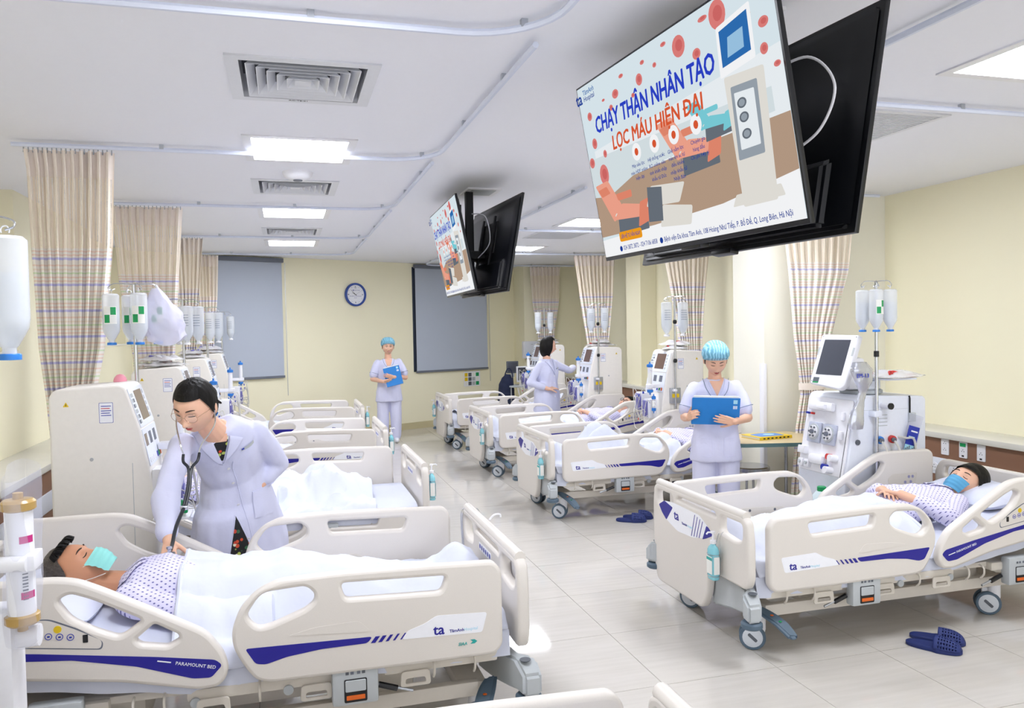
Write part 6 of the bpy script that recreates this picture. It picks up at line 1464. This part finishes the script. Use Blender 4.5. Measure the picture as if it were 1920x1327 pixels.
def pillow(bx, by, rz, dz, x, label, w_=.34, l_=.58, h=.13):
    z0 = mz(x, dz); th = -math.atan(.17)
    o = empty('pillow', (bx+math.cos(rz)*x, by+math.sin(rz)*x, z0), rz, label, 'pillow', 'bed pillows')
    rs = []
    g = G()
    def side_(sgn):
        def P(u, v):
            X_, Y_ = (u-.5)*w_, (v-.5)*l_; e = (max(0, 1-(2*abs(u-.5))**2.6)*max(0, 1-(2*abs(v-.5))**2.6))**.5; cu, cv = 2*u-1, 2*v-1; X_ *= 1-.10*cv**4; Y_ *= 1-.07*cu**4
            return V((X_, Y_, .035+.17*X_+sgn*h*.5*e*(1+.15*noise.noise(V((u*4, v*4, x*9+sgn))))))
        return P
    g.grid(side_(1), 18, 24); g2 = G().grid(side_(-1), 18, 24); g.add(g2.v, [f[::-1] for f in g2.f])
    g.build('pillow_case', PILLOW, o); return o
def lying(bx, by, rz, dz, label, near, skin=SKIN, hair='bob', maskm=None, specs=None, hx=1.72, tilt=.5, roll=.25, arms='sides', full=True, hz=.125, dk=.95, bent=False):
    """near: local y sign of the side turned to the camera"""
    o = empty('person', (bx, by, 0), rz, label, 'person')
    hz_ = mz(hx, dz)+hz; hd = Head((hx, 0, hz_), (-math.sin(tilt), near*roll, math.cos(tilt)), (math.cos(tilt), 0, math.sin(tilt)), 1.04)
    g = G(); hd.skin(g); zc = mz(1.5, dz)+.085; g.limb([(hx-.19, 0, zc), hd((0, .02, -.07))], [.062, .052]); ms = [remesh(g, .0042, 2)]
    g = G().oval([((x, 0, mz(x, dz)+ry*.95), (0, rx, 0), (0, 0, ry)) for x, rx, ry in ((.80, .14, .065*dk), (1.0, .14, .075*dk), (1.2, .13, .08*dk), (1.38, .15, .085*dk), (hx-.21, .13, .06), (hx-.16, .07, .045))])
    for s in (-1, 1): g.limb([(.85, s*.085, mz(.8, dz)+.058), (.62, s*.09, mz(.5, dz)+.16), (.45, s*.08, mz(.2, dz)+.038)] if bent else [(.85, s*.085, mz(.8, dz)+.058), (.5, s*.09, mz(.5, dz)+.043), (.18, s*.08, mz(.2, dz)+.035)], [.055, .042, .033])
    ms.append(remesh(g, .012, 2)); slv = []
    for s in (-1, 1):
        sh = V((hx-.215, s*.165, mz(1.5, dz)+.085))
        if arms == 'sides': pts = [sh, V((1.22, s*.245, mz(1.2, dz)+.05)), V((1.0, s*.23, mz(1.0, dz)+.04))]
        else: pts = [sh, V((1.40, s*.30, mz(1.4, dz)+.07)), V((1.27, s*.075, mz(1.25, dz)+.185))]
        g = G().limb(pts, [.047, .038, .026])
        if arms == 'sides': hand(g, pts[2], (-1, 0, 0), (0, -s, -.5), s, .95)
        else: hand(g, pts[2], (-.35, -s, .05), (-.2, 0, -1), s, 1.0, (.22, .3, .35, .35), .2, .05)
        ms.append(remesh(g, .0042, 2)); slv.append(pts)
    join('body', ms, skin, o)
    g = G().oval([((x, 0, mz(x, dz)+ry*.95), (0, rx, 0), (0, 0, ry)) for x, rx, ry in ((.95, .165, .082*dk), (1.2, .16, .09*dk), (1.36, .18, .10*dk), (hx-.225, .178, .082*dk), (hx-.155, .10, .062))])
    for p in slv: g.limb([p[0], p[1], p[1].lerp(p[2], .75 if arms == 'sides' else .62)], [.056, .056, .046])
    gw = cloth('dotted_gown', g, GOWN, o, .008, .013, 9, (1, .6, .6))
    pj = Proj(gw, basis((0, 0, .6), (1, 0, 0), (0, 1, 0)))
    for s in (-1, 1): pj.quad('gown_collar', [(hx-.175, s*.01), (hx-.145, s*.07), (hx-.20, s*.11), (hx-.27, s*.012)], GOWN, o, .009, 6, 6)
    if hair == 'short':
        hd.shell('hair', HAIRG, o, lambda a: (.066 if math.cos(a) > .45 else (.066-.060*(.45-math.cos(a))/.4 if math.cos(a) > .05 else (.006 if math.cos(a) > -.12 else -.07)))+.006*noise.noise(V((math.cos(a)*9, math.sin(a)*9, 0))), 1.06, lambda a, v: .02*noise.noise(V((math.cos(a)*4, math.sin(a)*4, v*5))))
        g = G(); rr = random.Random(5)
        for k in range(46):
            a = rr.uniform(-1.0, 1.0); p = V((HA*math.sin(a), -HB*math.cos(a)*rr.uniform(.55, .78), .078)); g.tube([hd(q) for q in bez([p*.97, p*1.05+V((.004, -.006, .016)), p*1.06+V((.012, -.018, .010)), p*1.0+V((.016, -.026, -.006))], 4)], .0032, 5)
        g.build('forelock', HAIR, o)
    else:
        G().ball(hd((0, .035, .062)), (.100, .095, .108), hd.R, 28, 18).build('hair', HAIR, o); G().ball(hd((0, .075, -.01)), (.105, .05, .12), hd.R, 24, 16).build('hair', HAIR, o)
        hd.shell('hair', HAIR, o, lambda a: .050 if math.cos(a) > .5 else (.050-.06*(.5-math.cos(a))/.4 if math.cos(a) > .1 else -.09), 1.10, lambda a, v: .08*math.sin(PI*v*.8)*(1 if math.cos(a) < .3 else .3)+.03*noise.noise(V((math.cos(a)*3, math.sin(a)*3, v*3))))
    hd.features(o, 'down', lower=maskm is None)
    if maskm: hd.mask(maskm, o)
    if specs: hd.glasses(specs, o, .022, .003)
    return o
man = lying(GX, LY[1], PI, .05, 'man in turquoise mask and dotted gown lying in the front left bed', 1, SKINM, 'short', MASKT, hx=1.70, tilt=.55, roll=.12, hz=.135, dk=1.12)
wom = lying(FX, RY[0], 0, 0, 'woman in blue mask and dotted gown lying with clasped hands, front right', -1, SKIN, 'bob', MASKB, hx=1.80, tilt=.75, roll=.35, arms='clasped', hz=.10)
pat3 = lying(FX, RY[2], 0, 0, 'patient with dark framed glasses lying in the third right bed', -1, SKIN, 'bob', None, BLACK, hx=1.84, tilt=.6, roll=.4, arms='clasped', hz=.12)
pat2 = lying(FX, RY[1], 0, 0, 'patient with raised knees, mostly hidden behind the nurse with folder', -1, SKIN, 'bob', None, None, hx=1.78, tilt=.6, roll=.3, arms='clasped', bent=True)
pat4 = lying(GX, LY[2], PI, .05, 'patient in dotted gown in the bed hidden behind the leaning doctor', 1, SKIN, 'short', None, None, hx=1.72, bent=True)
for (bx, by, rz, dz, x1, bs, sd_, nm) in ((GX, LY[1], PI, .05, 1.30, body_shape(.20, .25, .11), 1, 'white sheet covering the masked man in the front left bed'),
        (FX, RY[0], 0, 0, 1.17, body_shape(.165, .22, .10), 2, 'white sheet covering the masked woman up to her hands'),
        (FX, RY[2], 0, 0, 1.18, body_shape(.165, .22, .11), 3, 'white sheet covering the patient with glasses'),
        (FX, RY[1], 0, 0, 1.30, body_shape(.17, .22, .11, knees=.30), 4, 'white sheet over raised knees in bed behind the nurse'),
        (GX, LY[2], PI, .05, 1.28, body_shape(.165, .24, .11, knees=.22), 6, 'rumpled white sheet on the bed behind the leaning doctor')):
    o = empty('bed_sheet', (bx, by, 0), rz, nm, 'sheet', 'bed sheets'); blanket(o, dz, .06 if sd_ != 6 else .32, x1, bs, sd_, wr=.018 if sd_ != 6 else .038)
for (bx, by, rz, dz, sd_, nm) in ((GX, LY[3], PI, .05, 11, 'crumpled white sheet on the third left bed'), (GX, LY[4], PI, .05, 12, 'crumpled white sheet on the farthest left bed'), (FX, RY[3], 0, 0, 13, 'crumpled white sheet on the farthest right bed'), (GX, LY[0], PI, .05, 14, 'white sheet on the bed cut by the bottom edge')):
    o = empty('bed_sheet', (bx, by, 0), rz, nm, 'sheet', 'bed sheets'); blanket(o, dz, .2, 1.5, lambda x, y: .05*abs(noise.noise(V((x*2.2, y*2.5, sd_))))+.05*math.exp(-((x-1.1)/.3)**2-(y/.3)**2), sd_, wr=.03)
for (bx, by, rz, dz, x, nm) in ((GX, LY[1], PI, .05, 1.76, 'white pillow under the masked man head'), (FX, RY[0], 0, 0, 1.86, 'white pillow under the masked woman head'), (FX, RY[1], 0, 0, 1.86, 'white pillow in the bed behind the nurse'), (FX, RY[2], 0, 0, 1.88, 'white pillow under the patient with glasses'), (FX, RY[3], 0, 0, 1.85, 'white pillow on the farthest right bed'), (GX, LY[2], PI, .05, 1.8, 'white pillow in the bed behind the leaning doctor'), (GX, LY[3], PI, .05, 1.8, 'white pillow on the third left bed'), (GX, LY[4], PI, .05, 1.8, 'white pillow on the farthest left bed')):
    pillow(bx, by, rz, dz, x, nm)

# ------------------------------------------------------------------ small things
def sanitizer(loc, rz, label, hx=0):
    """pump bottle in a wire holder hooked on the footboard; local -x points away from the bed"""
    o = empty('sanitizer_bottle', loc, rz, label, 'sanitizer', 'hand sanitizer bottles')
    G().rings([[V((x*.034*q, y*.022*q, z)) for x, y in [(math.copysign(abs(math.cos(a))**.6, math.cos(a)), math.copysign(abs(math.sin(a))**.6, math.sin(a))) for a in [t*PI/12 for t in range(24)]]] for q, z in ((.9, 0), (1, .008), (1, .15), (.8, .165), (.4, .178), (.38, .185))]).build('bottle_body', SANI, o)
    for s in (-1, 1): plate('label', [rect(-.026, .03, .026, .12, .004)], .0004, basis((0, s*.0228, 0), (-s, 0, 0), (0, 0, 1)), PAPER, o); plate('label_band', [rect(-.026, .10, .026, .115)], .0004, basis((0, s*.0236, 0), (-s, 0, 0), (0, 0, 1)), TEALP, o)
    for s in (-1, 1): plate('label', [rect(-.016, .03, .016, .12, .004)], .0004, basis((s*.0345, 0, 0), (0, s, 0), (0, 0, 1)), PAPER, o)
    p = G().lathe([(.015, .183), (.016, .186), (.016, .20), (.006, .203), (.005, .235), (.012, .236), (.012, .246), (0, .248)], n=16).build('pump', WHITE, o); G().tube([(0, 0, .241), (-.0, -.03, .243), (0, -.038, .234)], .0045, 7).build('spout', WHITE, p)
    g = G()
    for z in (.02, .13): g.tube([(.039*math.cos(a), .028*math.sin(a), z) for a in [t*PI/10 for t in range(20)]], .0018, 5, close=True)
    for s in (-1, 1): g.tube(bez([(s*.03, .02, .02), (s*.03, .026, .13), (s*.012, .03, .20), (s*.012, .045, .235), (s*.012, .065, .235), (s*.012, .07, .215)], 5), .0018, 5)
    g.build('wire_holder', CHROME, o); return o
for loc, rz, nm in (((2.085, 3.60, .36), PI/2+PI, 'cyan sanitizer pump bottle on the footboard of the masked woman bed'), ((2.085, 6.45, .37), -PI/2, 'sanitizer pump bottle on second right footboard behind the slippers'), ((2.085, 8.55, .38), -PI/2, 'sanitizer pump bottle on the third right footboard'), ((2.085, 11.5, .39), -PI/2, 'sanitizer pump bottle on the farthest right footboard'),
        ((.945, 5.36, .50), PI/2, 'cyan sanitizer pump bottle on the second left footboard, nearest left'), ((.945, 7.50, .50), PI/2, 'sanitizer pump bottle on the third left footboard'), ((.945, 9.75, .50), PI/2, 'sanitizer pump bottle on the farthest left footboard')):
    sanitizer(loc, rz, nm)
o = empty('wire_hook', (.905, 3.95, .66), 0, 'bent wire hook hanging inside the front left footboard', 'hook')
G().tube(bez([(-.05, .0, -.10), (-.055, .0, .05), (-.03, .0, .085), (.0, 0, .083), (.03, 0, .075), (.04, 0, .04)], 5), .003, 6).build('wire', CHROME, o); G().tube(bez([(-.05, .03, -.10), (-.055, .03, .05), (-.03, .03, .085), (.0, .03, .083)], 5), .003, 6).build('wire', CHROME, o)
o = empty('white_clip_hook', (.93, 3.58, .79), 0, 'small white hook clipped on the front left footboard rail', 'hook')
G().tube(bez([(-.03, 0, -.02), (-.01, 0, .0), (.01, 0, .004), (.022, 0, .0), (.024, 0, -.012)], 5), .005, 7).build('hook', WHITE, o)

def slipper(loc, rz, label, seed=0):
    o = empty('slipper', loc, rz, label, 'slipper', 'navy foam slippers')
    def outl(t):
        a = 2*PI*t; x = .13*math.cos(a); y = .050*math.copysign(abs(math.sin(a))**.8, math.sin(a))*(1.05 if x > 0 else .85); return x, y
    n = 36; rs = []
    for q, z in ((.93, 0), (1, .006), (1, .02), (.94, .025)): rs.append([V((outl(k/n)[0]*q, outl(k/n)[1]*q, z)) for k in range(n)])
    G().rings(rs).build('sole', SLIPPER, o)
    # vamp with real round holes
    nu, nv = 19, 17; g = G()
    def P(i, j): u, v = i/nu, j/nv; a = PI*v; x = .005+.122*u; hw = .051*max(.02, 1-((max(x, .02)-.02)/.112)**2.6)**.5; return V((x, hw*math.cos(a), .018+.058*math.sin(a)*math.sqrt(max(.02, 1-(u**3)))))
    vs = [P(i, j) for j in range(nv+1) for i in range(nu+1)]; fs = []
    for j in range(nv):
        for i in range(nu):
            if i % 2 == 1 and j % 2 == 1 and 1 < i < nu-3 and 1 < j < nv-1: continue
            fs.append((j*(nu+1)+i, j*(nu+1)+i+1, (j+1)*(nu+1)+i+1, (j+1)*(nu+1)+i))
    g.add(vs, fs); m_ = g.build('perforated_upper', SLIPPER, o); md = m_.modifiers.new('t', 'SOLIDIFY'); md.thickness = .005
    return o
slipper((3.12, 3.235, 0), -.95, 'navy perforated slipper under the front right bed, nearer one')
slipper((3.215, 3.31, 0), -.85, 'navy perforated slipper under the front right bed, farther one')
slipper((2.80, 6.18, 0), -.5, 'navy slipper beside the footboard of the front right bed, left one')
slipper((2.90, 6.26, 0), -.5, 'navy slipper beside the footboard of the front right bed, right one')

# folding side table, book, stool behind the nurse
o = empty('side_table', (3.78, 5.58, 0), 0, 'wood topped side table with rounded green edge against the pier', 'table')
plate('table_top', [fillet([(-.42, -.20), (.12, -.34), (.36, -.16), (.36, .30), (-.42, .30)], .05)], .012, basis((0, 0, .728), (1, 0, 0), (0, 1, 0)), WOODT, o)
plate('edge_band', [fillet([(-.425, -.205), (.12, -.346), (.366, -.163), (.366, .305), (-.425, .305)], .05), fillet([(-.41, -.19), (.115, -.33), (.35, -.155), (.35, .29), (-.41, .29)], .05)], .014, basis((0, 0, .725), (1, 0, 0), (0, 1, 0)), TEDGE, o)
for x in (-.36, .28): G().tube([(x, .22, .715), (x, .22, .0)], .014, 10).build('leg', STEELS, o)
G().tube([(-.36, .22, .12), (.28, .22, .12)], .01, 8).build('stretcher', STEELS, o)
o = empty('book', (3.74, 5.60, .741), .12, 'thick yellow and blue booklet lying on the side table', 'book')
G().box((-.16, -.11, .003), (.155, .11, .02), .001).build('pages', PAPER, o, False); G().box((-.163, -.113, .02), (.16, .113, .023)).build('cover', YELP, o, False); G().box((-.163, -.113, 0), (.16, .113, .003)).build('cover', YELP, o, False); G().box((-.163, -.115, 0), (.16, -.111, .023)).build('spine', YELP, o, False)
plate('cover_picture', [fillet([(-.13, -.08), (.11, -.09), (.13, .06), (.0, .09), (-.12, .07)], .03)], .0004, basis((0, 0, .0236), (1, 0, 0), (0, 1, 0)), BLUEP, o); plate('cover_picture', [circ(.02, 0, .05, 16, .035)], .0004, basis((0, 0, .0242), (1, 0, 0), (0, 1, 0)), CYANP, o)
for k in range(7): plate('spine_mark', [rect(-.13+.04*k, .006, -.11+.04*k, .016)], .0004, basis((0, -.1154, 0), (1, 0, 0), (0, 0, 1)), BLACK, o)
o = empty('stool', (3.66, 5.72, 0), 0, 'round polished steel stool under the side table', 'stool')
G().lathe([(0, .50), (.15, .50), (.158, .492), (.158, .465), (.15, .46), (0, .46)], n=36).build('seat', STEELS, o)
for k in range(4):
    a = PI/4+k*PI/2; G().tube([(.11*math.cos(a), .11*math.sin(a), .46), (.16*math.cos(a), .16*math.sin(a), .0)], .011, 8).build('leg', STEELS, o)
G().tube([(.145*math.cos(t*PI/12), .145*math.sin(t*PI/12), .17) for t in range(24)], .007, 6, close=True).build('foot_ring', STEELS, o)
# towel dispenser on the far column, cart with monitors
o = empty('towel_dispenser', (4.22, 13.55, 1.26), 0, 'white wall mounted towel dispenser left of the pointing woman', 'dispenser')
G().box((-.16, -.11, -.14), (.16, 0, .17), .025).build('housing', WHITE, o); plate('front_cover', [rect(-.135, -.05, .135, .155, .02)], .002, basis((0, -.111, 0), (1, 0, 0), (0, 0, 1)), COOLW, o, .001)
plate('paper_slot', [fillet([(-.075, -.10), (.075, -.10), (.06, -.075), (-.06, -.075)], .008)], .002, basis((0, -.112, 0), (1, 0, 0), (0, 0, 1)), BLACKM, o); plate('maker_mark', [rect(-.02, .11, .02, .118)], .0005, basis((0, -.114, 0), (1, 0, 0), (0, 0, 1)), GREY, o)
o = empty('monitor_cart', (3.72, 12.55, 0), 0, 'wheeled cart with two small monitors near the back column', 'cart')
G().box((-.22, -.2, .70), (.22, .2, .73), .01).build('shelf', GREY, o); G().box((-.22, -.2, .30), (.22, .2, .32), .01).build('shelf', GREY, o)
for x in (-.2, .2):
    for y in (-.17, .17): G().tube([(x, y, .06), (x, y, .72)], .012, 8).build('post', ALU, o); G().lathe([(0, -.01), (.03, -.01), (.03, .01), (0, .01)], (x, y, .03), 14, axis=(1, 0, 0)).build('caster_wheel', DGREY, o)
for x, z, w_, h_, y in ((.05, .78, .27, .26, -.10), (-.10, .92, .20, .20, .08)):
    m_ = G().box((x-w_/2, y-.02, z), (x+w_/2, y+.03, z+h_), .012).build('monitor', WHITE if x > 0 else DGREY, o); plate('display', [rect(x-w_/2+.02, z+.03, x+w_/2-.02, z+h_-.02)], .001, basis((0, y-.0215, 0), (1, 0, 0), (0, 0, 1)), SCREEND, m_); G().box((x-.03, y-.01, z-.06), (x+.03, y+.02, z+.01), .004).build('stand', GREY, m_)
for k in range(4): G().tube(bez([(-.1+.06*k, -.2, .70), (-.08+.05*k, -.26, .55), (-.02+.04*k, -.24, .42), (-.12+.08*k, -.2, .32)], 6), .006, 6).build('cable', CORD, o)
o = empty('navy_bag', (3.47, 12.50, .0), 0, 'navy cloth bag slung beside the monitor cart', 'bag')
me = remesh(G().oval([((0, 0, .32), (.11, 0, 0), (0, .08, 0)), ((0, 0, .45), (.15, 0, 0), (0, .10, 0)), ((.0, 0, .75), (.12, 0, 0), (0, .08, 0)), ((.03, 0, .92), (.05, 0, 0), (0, .05, 0))]), .012, 4, 'bag_body', wrinkle(.02, 7)); link('bag_body', me, NAVYC, o)
G().tube(bez([(-.05, 0, .80), (.02, -.02, 1.0), (.10, 0, .95), (.12, 0, .72)], 6), .01, 6).build('strap', NAVYC, o)
G().box((-.1, -.08, 0), (.1, .08, .33), .01).build('bag_stand', GREY, o)
o = empty('bed_equipment', (3.4, 7.25, 0), 0, 'x', 'x') if 0 else None

bpy.data.scenes.remove(TMP)
